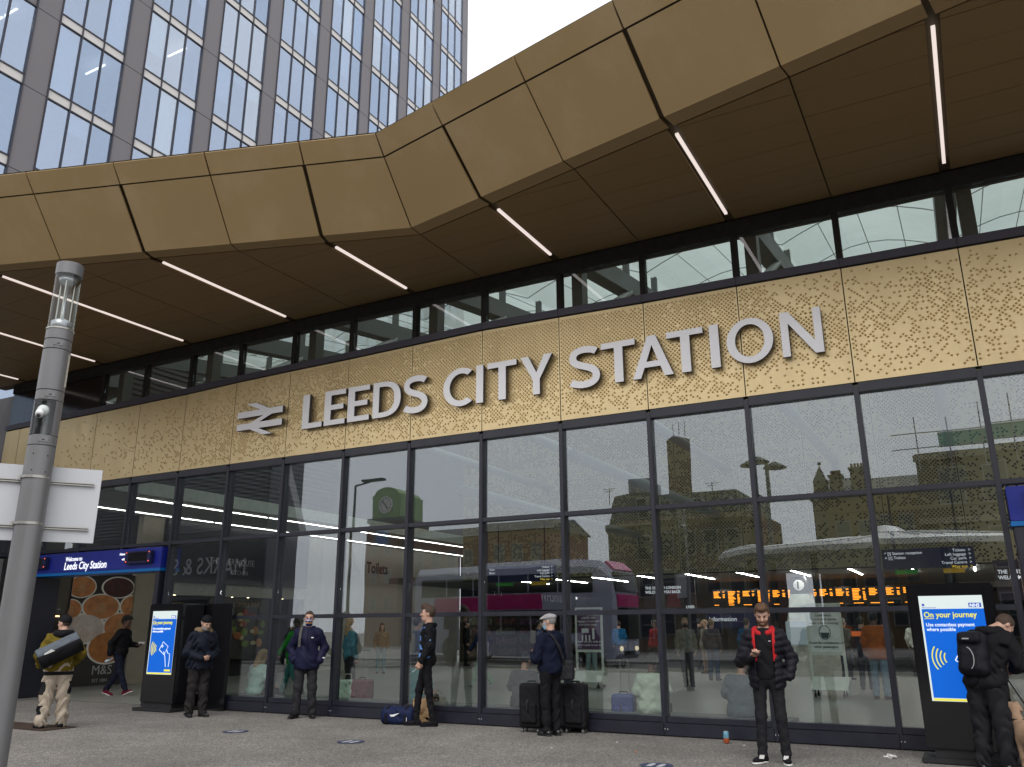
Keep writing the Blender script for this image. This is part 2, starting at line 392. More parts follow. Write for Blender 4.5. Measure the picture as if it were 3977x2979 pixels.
def dens_out(x, v):
    k = (x-OX)/S
    a = math.floor(k-0.5); t = k-0.5-a
    d = DK.get(a, 0)*(1-t)+DK.get(a+1, 0.4)*t
    nz_ = mnoise.noise((x*0.9, v*2.2, 3.1)); n2 = mnoise.noise((x*2.3, v*4.5, 9.7))
    if k < 3: vert = 0.75+0.75*math.exp(-((v-0.30-0.02*k)/0.22)**2)-0.35*max(0, v-0.65)
    elif k < 9.3: vert = 1.0 if v > 0.42 else 0.45+0.55*(v/0.42)
    else: vert = 0.35+1.05*math.exp(-((v-0.5)/0.27)**2)
    p = d*vert + 0.35*nz_*(1-abs(2*d-1)) + 0.28*n2*(1-abs(2*d-1))
    if d > 0.8 and v > 0.35: p = max(p, 0.93)
    if d < 0.03: p = 0
    return p
for k in range(-4, 13):
    k0 = max(KL, k); k1 = min(KR, k+1)
    stp(gold_panel(X(k0), X(k1), gtop(k0)-0.02, gtop(k1)-0.02, ZG+0.055, yb=-0.02, dens=dens_out))
for k in range(-4, 13):
    k0 = max(KL, k); k1 = min(KR, k+1)
    stp(MB().slab([(X(k0)-0.02, 0.014, ZG+0.05), (X(k1)-0.022, 0.014, ZG+0.05), (X(k1)-0.022, 0.014, gtop(k1)+0.05), (X(k0)-0.02, 0.014, gtop(k0)+0.05)], (0, 0.10, 0)).build('band_backing', joint))
# trim over the gold band, clerestory
ztop = 7.745
for k in range(-4, 13):
    k0 = max(KL, k); k1 = min(KR, k+1); a, b = X(k0), X(k1); za, zb = gtop(k0), gtop(k1)
    stp(MB().slab([(a+0.003, -0.06, za), (b-0.003, -0.06, zb), (b-0.003, -0.06, zb+0.13), (a+0.003, -0.06, za+0.13)], (0, 0.2, 0)).build('sill_trim', navy_trim))
    if k >= -1:
        stp(MB().slab([(a+0.05, 0.05, za+0.134), (b-0.05, 0.05, zb+0.134), (b-0.05, 0.05, ztop-0.22), (a+0.05, 0.05, ztop-0.22)], (0, 0.012, 0)).build('clerestory_pane', glass))
        stp(MB().slab([(a-0.045, 0.0, za+0.132), (a+0.045, 0.0, za+0.132), (a+0.045, 0.0, ztop-0.22), (a-0.045, 0.0, ztop-0.22)], (0, 0.14, 0)).build('clerestory_mullion', joint))
        if k % 2:
            stp(MB().box(a+0.10, a+0.30, 0.35, 0.6, 6.5, 8.4).build('column', mat('column_green_grey', (0.10, 0.11, 0.095), 0.5)))
    else:
        stp(MB().slab([(a+0.003, 0.02, za+0.132), (b-0.003, 0.02, zb+0.132), (b-0.003, 0.02, ztop-0.222), (a+0.003, 0.02, ztop-0.222)], (0, 0.05, 0)).build('blank_panel', black))
stp(MB().box(X(KL), X(KR), -0.02, 0.2, ztop-0.218, ztop+0.03).build('head_beam', joint))

# ------------------------------------------------------------------ canopy
ZS = 7.77
def ey(k): return -2.068-0.51*(6-k) if k <= 6 else -2.068-0.317*(k-6)
def E(k): return Vector((X(k), ey(k), 0))
dL = Vector((S, 0.51, 0)).normalized(); nL = Vector((dL.y, -dL.x, 0))
dR = Vector((S, -0.317, 0)).normalized(); nR = Vector((dR.y, -dR.x, 0))
_A = Matrix(((nL.x, nL.y), (nR.x, nR.y))); _mv = _A.inverted() @ Vector((1, 1)); MIT = Vector((_mv.x, _mv.y, 0))
PROF = [(0.0, 0.0), (0.265, 0.005), (1.088, 0.835), (1.34, 1.10)]
CK0, CK1 = -4, 14
def CP(k, seg, i, inset=0.0):
    """point of the canopy profile i at bay k, for the run left (0) or right (1) of the bend"""
    d, h = PROF[i]; n_ = nL if seg == 0 else nR
    v = MIT if k == 6 else n_
    return E(k)+v*d+Vector((0, 0, ZS+h))
canopy = MB()
for k in range(CK0, CK1):
    seg = 0 if k < 6 else 1
    pr = [CP(k, seg, i) for i in range(4)]; pn = [CP(k+1, seg, i) for i in range(4)]
    off = Vector((0, 0.05, 0.06))
    a = [p+off for p in pr]; b = [p+off for p in pn]
    for i in range(3): canopy.quad(a[i], b[i], b[i+1], a[i+1])
    canopy.quad(Vector((X(k), 0.3, ZS+0.06)), Vector((X(k+1), 0.3, ZS+0.06)), b[0], a[0])
    canopy.quad(a[3], b[3], Vector((X(k+1), 0.3, 9.35)), Vector((X(k), 0.3, 9.35)))
    canopy.quad(Vector((X(k), 0.3, 9.35)), Vector((X(k+1), 0.3, 9.35)), Vector((X(k+1), 0.3, ZS+0.06)), Vector((X(k), 0.3, ZS+0.06)))
CAN = stp(canopy.build('canopy', mat('groove_bronze', (0.07, 0.048, 0.022), 0.6)))
def canp(o):
    o.parent = CAN; o.location = (0, 0, 0); return o
CAN_OFF = CAN.location.copy()
for o_ in ():
    pass
def panel_quad(name, pts, n_out, g0, g1, gt, gb, m, th=0.03, jit=0.0):
    """pts: bottom k, bottom k+1, top k+1, top k"""
    b0, b1, t1, t0 = pts
    def lerp(a, b, t): return a+(b-a)*t
    L = (b1-b0).length; H = (t0-b0).length
    q = []
    for (u, v) in ((g0/L, gb/H), (1-g1/L, gb/H), (1-g1/L, 1-gt/H), (g0/L, 1-gt/H)):
        q.append(lerp(lerp(b0, b1, u), lerp(t0, t1, u), v))
    nn = (q[1]-q[0]).cross(q[3]-q[0]).normalized()
    if nn.dot(n_out) < 0: nn = -nn
    q = [p+nn*(jit*rng.uniform(-1, 1)) for p in q]
    o = MB().slab([p-nn*th for p in q], nn*th).build(name, m, CAN)
    o.location = Vector((8, 0, 0))-Vector((8, 0, 0))
    return o
for k in range(CK0, CK1):
    seg = 0 if k < 6 else 1; n_ = nL if seg == 0 else nR
    g0 = 0.036 if k % 2 else 0.012; g1 = 0.036 if (k+1) % 2 else 0.012
    P0 = [CP(k, seg, i) for i in range(4)]; P1 = [CP(k+1, seg, i) for i in range(4)]
    outv = n_+Vector((0, 0, -0.6))
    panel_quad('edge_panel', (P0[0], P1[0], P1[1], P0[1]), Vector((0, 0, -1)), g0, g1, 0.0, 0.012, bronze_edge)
    panel_quad('fascia_panel', (P0[1], P1[1], P1[2], P0[2]), outv, g0, g1, 0.012, 0.0, bronze, jit=0.004)
    panel_quad('coping_panel', (P0[2], P1[2], P1[3], P0[3]), outv, 0.014, 0.014, 0.0, 0.014, bronze, jit=0.003)
# soffit panels, clipped by the slanted front edge
def clip(poly, p, n_):
    res = []
    for i in range(len(poly)):
        a, b = poly[i], poly[(i+1) % len(poly)]
        da, db = (a-p).dot(n_), (b-p).dot(n_)
        if da <= 0: res.append(a)
        if (da < 0) != (db < 0) and abs(da-db) > 1e-9: res.append(a+(b-a)*(da/(da-db)))
    return res
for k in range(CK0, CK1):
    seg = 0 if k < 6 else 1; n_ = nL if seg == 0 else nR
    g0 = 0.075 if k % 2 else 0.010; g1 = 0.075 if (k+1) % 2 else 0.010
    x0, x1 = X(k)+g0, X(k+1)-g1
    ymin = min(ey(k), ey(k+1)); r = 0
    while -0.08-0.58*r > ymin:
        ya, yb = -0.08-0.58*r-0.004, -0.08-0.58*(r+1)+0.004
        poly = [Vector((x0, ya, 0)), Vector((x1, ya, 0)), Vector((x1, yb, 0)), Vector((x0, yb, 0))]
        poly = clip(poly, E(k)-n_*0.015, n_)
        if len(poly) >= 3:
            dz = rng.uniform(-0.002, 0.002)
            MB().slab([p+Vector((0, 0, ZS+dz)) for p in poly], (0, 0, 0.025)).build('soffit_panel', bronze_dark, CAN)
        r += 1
for k in range(-3, 14, 2):
    x = X(k); y0 = ey(k)+ (0.22 if k < 9 else 0.2); y1 = -0.30
    MB().box(x-0.022, x+0.022, y0, y1, ZS-0.004, ZS+0.03).build('light_strip', lamp_e, CAN)
for o_ in CAN.children: o_.location = -CAN.location - ST.location + Vector((0, 0, 0))
CANW = None

# ------------------------------------------------------------------ station name
SIGN = empty('station_name_sign', (-6.4, -0.05, 5.34), label='large silver raised letters reading LEEDS CITY STATION on the gold band', cat='sign')
LET = {}
def arc(cx, cz, rx, rz, a0, a1, n=16): return [(cx+rx*math.cos(R(a0+(a1-a0)*i/n)), cz+rz*math.sin(R(a0+(a1-a0)*i/n))) for i in range(n+1)]
def bez(p0, p1, p2, p3, n=12):
    o = []
    for i in range(n+1):
        t = i/n; o.append(tuple((1-t)**3*a+3*(1-t)**2*t*b+3*(1-t)*t*t*c+t**3*d for a, b, c, d in zip(p0, p1, p2, p3)))
    return o
W = 0.135   # stem weight, cap height 0.76
H = 0.76
LET['L'] = ([(0, 0), (0.40, 0), (0.40, 0.115), (W, 0.115), (W, H), (0, H)], [], 0.43)
LET['E'] = ([(0, 0), (0.43, 0), (0.43, 0.11), (W, 0.11), (W, 0.33), (0.39, 0.33), (0.39, 0.44), (W, 0.44), (W, 0.65), (0.43, 0.65), (0.43, H), (0, H)], [], 0.50)
LET['D'] = ([(0, 0)]+bez((0.20, 0), (0.48, 0), (0.60, 0.14), (0.60, 0.385), 14)+bez((0.60, 0.385), (0.60, 0.62), (0.48, H), (0.20, H), 14)[1:]+[(0, H)],
            [[(W, 0.105), (W, 0.655)]+bez((0.20, 0.655), (0.40, 0.655), (0.465, 0.56), (0.465, 0.385), 12)+bez((0.465, 0.385), (0.465, 0.20), (0.40, 0.105), (0.20, 0.105), 12)[1:]], 0.66)
LET['O'] = (arc(0.36, 0.38, 0.36, 0.39, 0, 358, 44), [arc(0.36, 0.38, 0.228, 0.282, 0, 358, 40)], 0.78)
LET['I'] = ([(0, 0), (W, 0), (W, H), (0, H)], [], 0.20)
LET['T'] = ([(0.205, 0), (0.205+W, 0), (0.205+W, 0.65), (0.535, 0.65), (0.535, H), (0, H), (0, 0.65), (0.205, 0.65)], [], 0.58)
LET['Y'] = ([(0.225, 0), (0.35, 0), (0.35, 0.29), (0.58, H), (0.435, H), (0.292, 0.425), (0.145, H), (0, H), (0.225, 0.29)], [], 0.60)
LET['A'] = ([(0, 0), (0.135, 0), (0.20, 0.185), (0.46, 0.185), (0.525, 0), (0.665, 0), (0.40, H), (0.265, H)], [[(0.236, 0.29), (0.332, 0.585), (0.424, 0.29)]], 0.68)
LET['N'] = ([(0, 0), (0.12, 0), (0.12, 0.56), (0.50, 0), (0.63, 0), (0.63, H), (0.51, H), (0.51, 0.21), (0.135, H), (0, H)], [], 0.70)
LET['C'] = (arc(0.37, 0.38, 0.37, 0.39, 52, 308, 34)+arc(0.37, 0.38, 0.235, 0.275, 304, 56, 30), [], 0.62)
def stroke(path, w):
    L, Rr = [], []
    for i, p in enumerate(path):
        a = path[max(i-1, 0)]; b = path[min(i+1, len(path)-1)]
        dx, dz = b[0]-a[0], b[1]-a[1]; q = math.hypot(dx, dz); nx_, nz_ = -dz/q, dx/q
        L.append((p[0]+nx_*w/2, p[1]+nz_*w/2)); Rr.append((p[0]-nx_*w/2, p[1]-nz_*w/2))
    return L+Rr[::-1]
_s = bez((0.46, 0.655), (0.40, 0.70), (0.32, 0.712), (0.25, 0.712), 8)+bez((0.25, 0.712), (0.10, 0.712), (0.045, 0.64), (0.045, 0.565), 8)[1:]+bez((0.045, 0.565), (0.045, 0.37), (0.455, 0.42), (0.455, 0.205), 14)[1:]+bez((0.455, 0.205), (0.455, 0.10), (0.36, 0.05), (0.235, 0.05), 8)[1:]+bez((0.235, 0.05), (0.15, 0.05), (0.07, 0.075), (0.01, 0.115), 8)[1:]
LET['S'] = (stroke(_s, 0.126), [], 0.56)
SPAN = [('L', -11.42, -10.905), ('E', -10.85, -10.325), ('E', -10.26, -9.735), ('D', -9.651, -9.0), ('S', -8.935, -8.388), ('C', -8.046, -7.432), ('I', -7.346, -7.20), ('T', -7.114, -6.526), ('Y', -6.446, -5.833),
        ('S', -5.517, -4.96), ('T', -4.929, -4.337), ('A', -4.392, -3.713), ('T', -3.804, -3.211), ('I', -3.11, -2.965), ('O', -2.849, -2.15), ('N', -2.034, -1.45)]
for ch, xa, xb in SPAN:
    pts, holes, _ = LET[ch]
    lo = min(p[0] for p in pts); hi = max(p[0] for p in pts); sc = (xb-xa)/(hi-lo); zs = 0.70/0.76
    mb = flat([((p[0]-lo)*sc, p[1]*zs) for p in pts], [[((p[0]-lo)*sc, p[1]*zs) for p in h] for h in holes], 0.075)
    mb.m = [1]*len(mb.f)
    nt = len([f for f in mb.f if len(f) == 3])//2
    tri = 0
    for i, f in enumerate(mb.f):
        if len(f) == 3:
            tri += 1
            if tri > nt: mb.m[i] = 0
    me = mb.mesh('letter', [silver, letter_side])
    link('letter', me, SIGN, (xa+6.4, -0.02, -0.015))
# double-arrow emblem
EMB = empty('rail_emblem_sign', (-12.6, -0.05, 5.34), label='silver double arrow rail emblem left of the station letters', cat='emblem')
def emb(pts):
    mb = flat(pts, [], 0.075); mb.m = [1]*len(mb.f)
    nt = len([f for f in mb.f if len(f) == 3])//2; tri = 0
    for i, f in enumerate(mb.f):
        if len(f) == 3:
            tri += 1
            if tri > nt: mb.m[i] = 0
    return mb
ew, eh = 1.27, 0.74
def ep(x, z): return (x*ew-ew/2, z*eh)
arrow = [ep(*p) for p in [(0, 0.565), (0.575, 0.565), (0.30, 0.385), (0, 0.385), (0, 0.205), (0.30, 0.205), (0.60, 0.0), (0.80, 0.0), (0.495, 0.205), (1.0, 0.205), (1.0, 0.385), (0.495, 0.385), (0.77, 0.565), (1.0, 0.565), (1.0, 0.745), (0.70, 0.745), (0.40, 0.96), (0.19, 0.96), (0.50, 0.745), (0, 0.745)]]
link('arrows', emb(arrow).mesh('arrows', [silver, letter_side]), EMB, (0, -0.02, 0))

# ------------------------------------------------------------------ entrance portals with blue fascia
blue = mat('network_blue', (0.010, 0.020, 0.24), 0.35, 0, 0.05, 3, spec=0.5)
cyan = mat('cyan_strip', (0.0, 0.13, 0.42), 0.35, 0, 0.05, 3)
dmetal = mat('dark_housing', (0.01, 0.012, 0.06), 0.3)
def portal(x0, x1, label, jambs, txt_x, housings):
    xc = (x0+x1)/2
    P = empty('entrance_fascia', (xc, -0.15, 2.69), label=label, cat='sign')
    MB().box(x0-xc, x1-xc, 0, 0.5, 0.062, 0.50).build('fascia_box', blue, P, bevel=0.008)
    MB().box(x0-xc-0.003, x1-xc+0.003, -0.004, 0.5, 0, 0.06).build('cyan_edge', cyan, P)
    for hx in housings:
        h = MB().box(hx-xc-0.42, hx-xc+0.42, -0.10, -0.002, 0.17, 0.43).build('lamp_housing', dmetal, P, bevel=0.01)
        MB().box(hx-xc-0.30, hx-xc+0.30, -0.104, -0.09, 0.215, 0.40).build('lens', black, h)
        for sx in (-0.36, 0.36):
            for z in (0.21, 0.40): MB().ball((hx-xc+sx, -0.102, z), 0.012, 6, 4).build('red_lamp', emat('tiny_red', (1.0, 0.12, 0.05), 1.5), h)
    if txt_x is not None:
        text('welcome_lettering', 'Welcome to', 0.135, (txt_x-xc, -0.004, 0.315), white_e, P, bold=0.012, shear=0.08, xs=0.86)
        text('station_lettering', 'Leeds City Station', 0.235, (txt_x-xc-0.02, -0.004, 0.125), white_e, P, bold=0.012, shear=0.08, xs=0.86)
        em = MB()
        for i in range(3):
            a0 = 0.10*i
            em.slab([(0.08+a0*0.7, -0.004, 0.06-0.02*i), (0.30, -0.004, 0.12-0.045*i), (0.30, -0.004, 0.09-0.045*i), (0.12+a0*0.7, -0.004, 0.04-0.02*i)], (0, 0.003, 0))
        em.build('rail_logo', white_e, P, loc=(txt_x-xc+1.88, 0, 0.22))
        text('logo_lettering', 'NetworkRail', 0.07, (txt_x-xc+1.88, -0.004, 0.37), white_e, P, bold=0.02, shear=0.15, xs=0.9)
    for j0, j1, d in jambs:
        MB().box(j0-xc, j1-xc, 0.02, d, -2.69, -0.003).build('jamb', navy, P, bevel=0.01)
    return P
portal(PORT_L0, PORT_L1, 'blue entrance fascia reading Welcome to Leeds City Station above the left doorway', [(-15.27, -15.13, 0.42), (-20.1, -19.42, 0.66)], -18.35, [-15.75, -19.35])
portal(PORT_R0, PORT_R0+3.2, 'blue fascia over the right doorway at the edge of the picture', [(0.52, 0.80, 0.42)], None, [PORT_R0+0.62])

# ------------------------------------------------------------------ office tower behind
XT = -32.0
TW = empty('office_tower', (XT, 18, 0), label='tall office tower with dark piers and blue window strips behind the canopy', cat='tower')
pier_m = mat('tower_pier', (0.155, 0.145, 0.155), 0.45, 0.1, 0.06, 0.6)
tframe = mat('tower_frame', (0.022, 0.022, 0.035), 0.4)
spand = mat('tower_spandrel', (0.62, 0.60, 0.58), 0.4, 0.0, 0.03, 1)
tglass = glassmat('tower_glass', 3.8, (0.66, 0.76, 0.86), (0.76, 0.85, 1.0))
TG = [tglass, glassmat('tower_glass_b', 3.5, (0.62, 0.73, 0.85), (0.72, 0.83, 1.0)), glassmat('tower_glass_c', 4.1, (0.74, 0.82, 0.88), (0.82, 0.89, 1.0))]
blind_m = mat('roller_blind', (0.72, 0.75, 0.78), 0.7)
room_m = mat('room_pale', (0.50, 0.55, 0.62), 0.8)
tlamp = emat('tower_lamp', (1.0, 0.80, 0.6), 3.0)
def proj(p):
    d = Vector(p)-CAM; z = d.dot(FWD)
    if z < 0.1: return None
    f = 29.0954/36*1024
    return (512+f*d.dot(RGT)/z, 383.5-f*d.dot(UPV)/z)
def seen(p, mg=30):
    q = proj(p)
    if q is None or not (-mg < q[0] < 480+mg and -mg < q[1] < 190): return False
    # above the canopy line
    return q[1] < 185-0.06*q[0]+10
Y0 = -16.9+0.0
M4 = 5.305*0.8; mod = M4/4
ypier = (7.98+12.3189)*0.8-12.3189    # first pier starts here
FL, FH, SP = 23.80, 3.862, 0.46
rest = MB(); rest_g = MB()
fl0, fl1 = -4, 9
yfar = (51.61+12.3189)*0.8-12.3189
bays = [ypier+M4*i for i in range(-3, 9)]
def tbox(mb_or_name, a, m=None, vis=True):
    x0, x1, y0, y1, z0, z1 = a
    o = MB().box(x0-XT, x1-XT, y0-18, y1-18, z0, z1).build(mb_or_name, m, TW); return o
for b_i, yb in enumerate(bays):
    for f in range(fl0, fl1):
        z0 = FL+f*FH           # top of spandrel = sill
        zt = z0+FH-SP          # window head
        c = (XT, yb+mod*0.5, z0+FH/2)
        v = seen(c, 60)
        a = (XT-0.3, XT+0.02, yb+0.03, min(yfar, yb+mod)-0.03, z0-SP+0.015, zt-0.015)
        if a[3] > a[2]:
            if v: tbox('pier_panel', a, pier_m)
            else: rest.box(a[0]-XT, a[1]-XT, a[2]-18, a[3]-18, a[4], a[5])
        if yb+M4 > yfar+0.2: continue
        bay_blind = rng.random()
        for i in range(3):
            ya = yb+mod*(1+i)+0.028; yc = yb+mod*(2+i)-0.028
            c = (XT, (ya+yc)/2, z0+1.7)
            v = seen(c, 40)
            g = (XT-0.03, XT-0.018, ya, yc, z0+0.04, zt-0.04)
            s_ = (XT-0.08, XT-0.005, ya, yc, z0-SP+0.03, z0-0.03)
            if v:
                tbox('window_pane', g, TG[rng.choice((0, 0, 1, 2))]); tbox('spandrel_panel', s_, spand)
                if rng.random() < 0.5 or bay_blind < 0.15:
                    h = rng.choice([0.5, 0.9, 1.3, 2.2]) if rng.random() < 0.75 else 3.2
                    tbox('blind', (XT-0.16, XT-0.15, ya+0.03, yc-0.03, zt-h, zt-0.05), blind_m)
            else:
                rest_g.box(g[0]-XT, g[1]-XT, g[2]-18, g[3]-18, g[4], g[5]); rest.box(s_[0]-XT, s_[1]-XT, s_[2]-18, s_[3]-18, s_[4], s_[5])
r_ = rest.build('outer_panels', pier_m, TW); tag(r_, kind='stuff')
r_ = rest_g.build('outer_panes', tglass, TW); tag(r_, kind='stuff')
ylo, zlo, zhi = bays[0], FL+fl0*FH-SP, FL+fl1*FH-SP
for i in range(len(bays)*4+1):
    y = bays[0]+mod*i
    if y > yfar+0.1: break
    pr_ = (0.05 if i % 4 > 1 else 0.07)
    o = tbox('tower_mullion', (XT-0.1, XT+pr_, y-0.026, y+0.026, zlo, zhi), tframe)
for f in range(fl0, fl1+1):
    z = FL+f*FH
    mb = MB()
    for yb in bays:
        if yb+M4 > yfar+0.2: continue
        mb.box(-0.1, 0.03, yb+mod+0.026-18, yb+M4-0.026-18, z-0.028, z+0.038)
        mb.box(-0.1, 0.03, yb+mod+0.026-18, yb+M4-0.026-18, z-SP-0.038, z-SP+0.028)
    mb.build('window_rail', tframe, TW)
    box_ = MB().box(-9, -0.25, ylo-18, yfar-18, z-SP+0.05, z-0.06).build('floor_slab', mat('slab_white', (0.6, 0.62, 0.64), 0.7), TW)
MB().box(-9.2, -9.0, ylo-18, yfar-18, 0, zhi).build('core_wall', room_m, TW)
MB().box(-30, -0.31, yfar-18-0.05, yfar-18+0.3, 0, zhi).build('end_wall', pier_m, TW)
MB().box(-9, -0.05, ylo-18, yfar-18, 0, zlo-0.05).build('lower_storeys', tframe, TW)
# lit ceiling fittings inside the rooms that show in the photograph
for (yy, ff) in ((3.0, 1), (3.4, 0), (7.6, 0), (11.8, 1), (11.4, 3)):
    z = FL+ff*FH+FH-SP-0.25
    MB().box(-1.9, -0.5, yy-18-0.04, yy-18+0.04, z-0.05, z).build('ceiling_light', tlamp, TW)
for i in range(16):
    yy = rng.uniform(3, 34); ff = rng.randint(0, 6); z = FL+ff*FH
    MB().box(-0.9, -0.4, yy-18-0.3, yy-18+0.3, z+0.02, z+rng.uniform(0.5, 0.9)).build('desk_clutter', rng.choice([blind_m, tframe, pier_m, mat('red_chair', (0.45, 0.05, 0.05), 0.6)]), TW, bevel=0.03)
# grey concrete building just past the left end of the station
LB = empty('concrete_building', (-26.5, 3, 0), label='grey concrete building end at the far left edge beside the gold band', cat='building')
MB().box(-3, 2.9, -1.5, 8, 0, 8.2).build('wall', mat('raw_concrete', (0.075, 0.075, 0.08), 0.8, 0, 0.2, 1.5, 0.2, 20), LB)
for z in (2.0, 4.0, 6.0): MB().box(-3.0, 2.96, -1.53, -1.49, z, z+0.1).build('string_course', mat('dark_stone', (0.1, 0.1, 0.1), 0.8), LB)

# ------------------------------------------------------------------ inside: roof, back wall, ceilings
def trans_roof():
    m = bpy.data.materials.new('roof_cushion'); m.use_nodes = True
    n = m.node_tree.nodes; l = m.node_tree.links; n.clear()
    o = n.new('ShaderNodeOutputMaterial'); mixs = n.new('ShaderNodeMixShader'); mixs.inputs[0].default_value = 0.35
    t = n.new('ShaderNodeBsdfTranslucent'); t.inputs[0].default_value = (0.36, 0.41, 0.40, 1)
    tr = n.new('ShaderNodeBsdfTransparent'); tr.inputs[0].default_value = (0.34, 0.39, 0.38, 1)
    tx = n.new('ShaderNodeTexCoord'); nz = n.new('ShaderNodeTexNoise'); nz.inputs['Scale'].default_value = 0.5; nz.inputs['Detail'].default_value = 6
    l.new(tx.outputs['Object'], nz.inputs['Vector'])
    mr = n.new('ShaderNodeMapRange'); mr.inputs[1].default_value = 0.3; mr.inputs[2].default_value = 0.7; mr.inputs[3].default_value = 0.2; mr.inputs[4].default_value = 0.55
    l.new(nz.outputs[0], mr.inputs[0]); l.new(mr.outputs[0], mixs.inputs[0])
    l.new(t.outputs[0], mixs.inputs[1]); l.new(tr.outputs[0], mixs.inputs[2]); l.new(mixs.outputs[0], o.inputs[0])
    return m
roofm = trans_roof()
def rz(y): return 8.75+0.14*y
for k in range(-5, 13, 2):
    x0, x1 = X(k), X(k+2); n = 8; mb = MB()
    ys = [0.35+i*2.6 for i in range(14)]
    for i in range(len(ys)-1):
        for j in range(n):
            def pt(u, y): return (x0+(x1-x0)*u, y, rz(y)+0.45*math.sin(math.pi*u))
            mb.quad(pt(j/n, ys[i]), pt((j+1)/n, ys[i]), pt((j+1)/n, ys[i+1]), pt(j/n, ys[i+1]))
    stp(mb.build('roof_cushion', roofm, smooth=True, fixn=False))
    # beam and posts under the valley, thin seams across the cushion
    if x0 > -24:
        stp(MB().slab([(x0-0.16, 0.5, 7.95), (x0+0.16, 0.5, 7.95), (x0+0.16, 0.5, 8.35), (x0-0.16, 0.5, 8.35)], (0, 34, 34*0.14)).build('roof_beam', steel))
        for y in [1.6+1.9*i for i in range(12)]:
            stp(MB().box(x0-0.06, x0+0.06, y-0.06, y+0.06, 8.3+0.14*y, rz(y)+0.02).build('roof_post', steel))
        stp(MB().tube([(x0, 0.5, 6.6), (x0+0.1, 3.4, 8.4)], 0.075, 8).build('roof_strut', mat('strut_grey', (0.4, 0.41, 0.4), 0.5)))
    se = MB()
    for y in (2.2, 4.8, 7.4, 10.0):
        se.tube([(x0+(x1-x0)*u/8, y, rz(y)+0.45*math.sin(math.pi*u/8)-0.02) for u in range(9)], 0.012, 5)
    for u in (0.25, 0.5, 0.75):
        se.tube([(x0+(x1-x0)*u, y, rz(y)+0.45*math.sin(math.pi*u)-0.02) for y in (0.4, 6, 12, 18)], 0.009, 4)
    stp(se.build('roof_seams', mat('seam_grey', (0.35, 0.38, 0.38), 0.6)))
# perforated inner screen across the hall
gold_in = mat('inner_gold', (0.26, 0.222, 0.125), 0.55, 0.25, 0.06, 2.0)
IW = empty('inner_screen_wall', (-6, 14, 3.15), label='perforated gold screen wall across the concourse behind the upper panes', cat='wall')
def dens_in(x, v):
    n1 = mnoise.noise((x*0.5, v*2.5, 21.0)); return max(0.08, min(0.96, 0.62+0.9*n1))
xi = -16.4; iw = 2.05
while xi < 7.5:
    for zi, (za, zb) in enumerate(((3.15, 4.72), (4.72, 6.9), (6.9, 9.2))):
        o = gold_panel(xi, xi+iw, zb-0.008, zb-0.008, za, 'screen_panel', yb=14.0, dens=dens_in, m=gold_in, nx=18, nz=(14 if zi == 0 else 20), depth=0.05, gap=0.012, pit=blackm)
        o.parent = IW; o.location = -IW.location
    xi += iw
o = MB().box(-16.4, 7.8, 14.06, 14.3, 3.12, 9.25).build('backing', blackm); o.parent = IW; o.location = -IW.location
# round steel struts between front and screen
strut = mat('strut_paint', (0.30, 0.32, 0.33), 0.5)
for (x, z) in ((-12.85, 6.25), (-9.67, 6.3), (-6.45, 6.3), (-3.2, 6.25), (-0.1, 6.25), (-9.6, 4.4), (-6.9, 4.9)):
    o = stp(MB().tube([(x, 3.0, z), (x, 13.9, z)], 0.13, 12).build('round_strut', strut, smooth=True))
# low ceilings with light strips
ceil_m = mat('ceiling_white', (0.30, 0.29, 0.27), 0.6)
CE = empty('concourse_ceiling', (-5, 22, 3.15), label='low ceiling with light strips over the rear of the concourse', cat='ceiling')
MB().box(-15, 12.5, -7.6, 24, 0.0, 0.2).build('ceiling_slab', mat('ceiling_grey', (0.16, 0.155, 0.15), 0.6), CE)
for x in (-14.8, -13.15, -11.5, -9.85, -8.2, -6.55, -4.9, -3.25, -1.6, 0.05, 1.7, 3.35, 5.0):
    for y0 in (14.5,):
        MB().box(x+5-0.018, x+5+0.018, y0-22, y0-22+3.4, -0.02, -0.002).build('light_strip', lamp_ce, CE)
LC = empty('shop_ceiling', (-19.8, 24, 4.74), label='long low ceiling with two light lines along the left shops', cat='ceiling')
MB().box(-1.7, 1.8, -23.4, 22, 0.0, 0.32).build('ceiling_slab', ceil_m, LC)
MB().box(1.803, 1.83, -23.4, 22, 0.0, 0.33).build('white_upstand', mat('upstand_white', (0.72, 0.74, 0.68), 0.5), LC)
MB().box(1.6, 1.78, -23.4, -15.3, 0.335, 3.6).build('louvre_backing', mat('louvre_grey', (0.10, 0.10, 0.105), 0.6), LC)
for i in range(22):
    MB().box(1.785, 1.83, -23.4, -15.3, 0.36+0.14*i, 0.44+0.14*i).build('louvre', mat('louvre_grey', (0.10, 0.10, 0.105), 0.6), LC)
for x in (-18.6, -20.9):
    for i in range(9):
        MB().box(x+19.8-0.010, x+19.8+0.010, -22.5+4.9*i, -22.5+4.9*i+4.8, -0.02, -0.002).build('light_strip', lamp_in, LC)

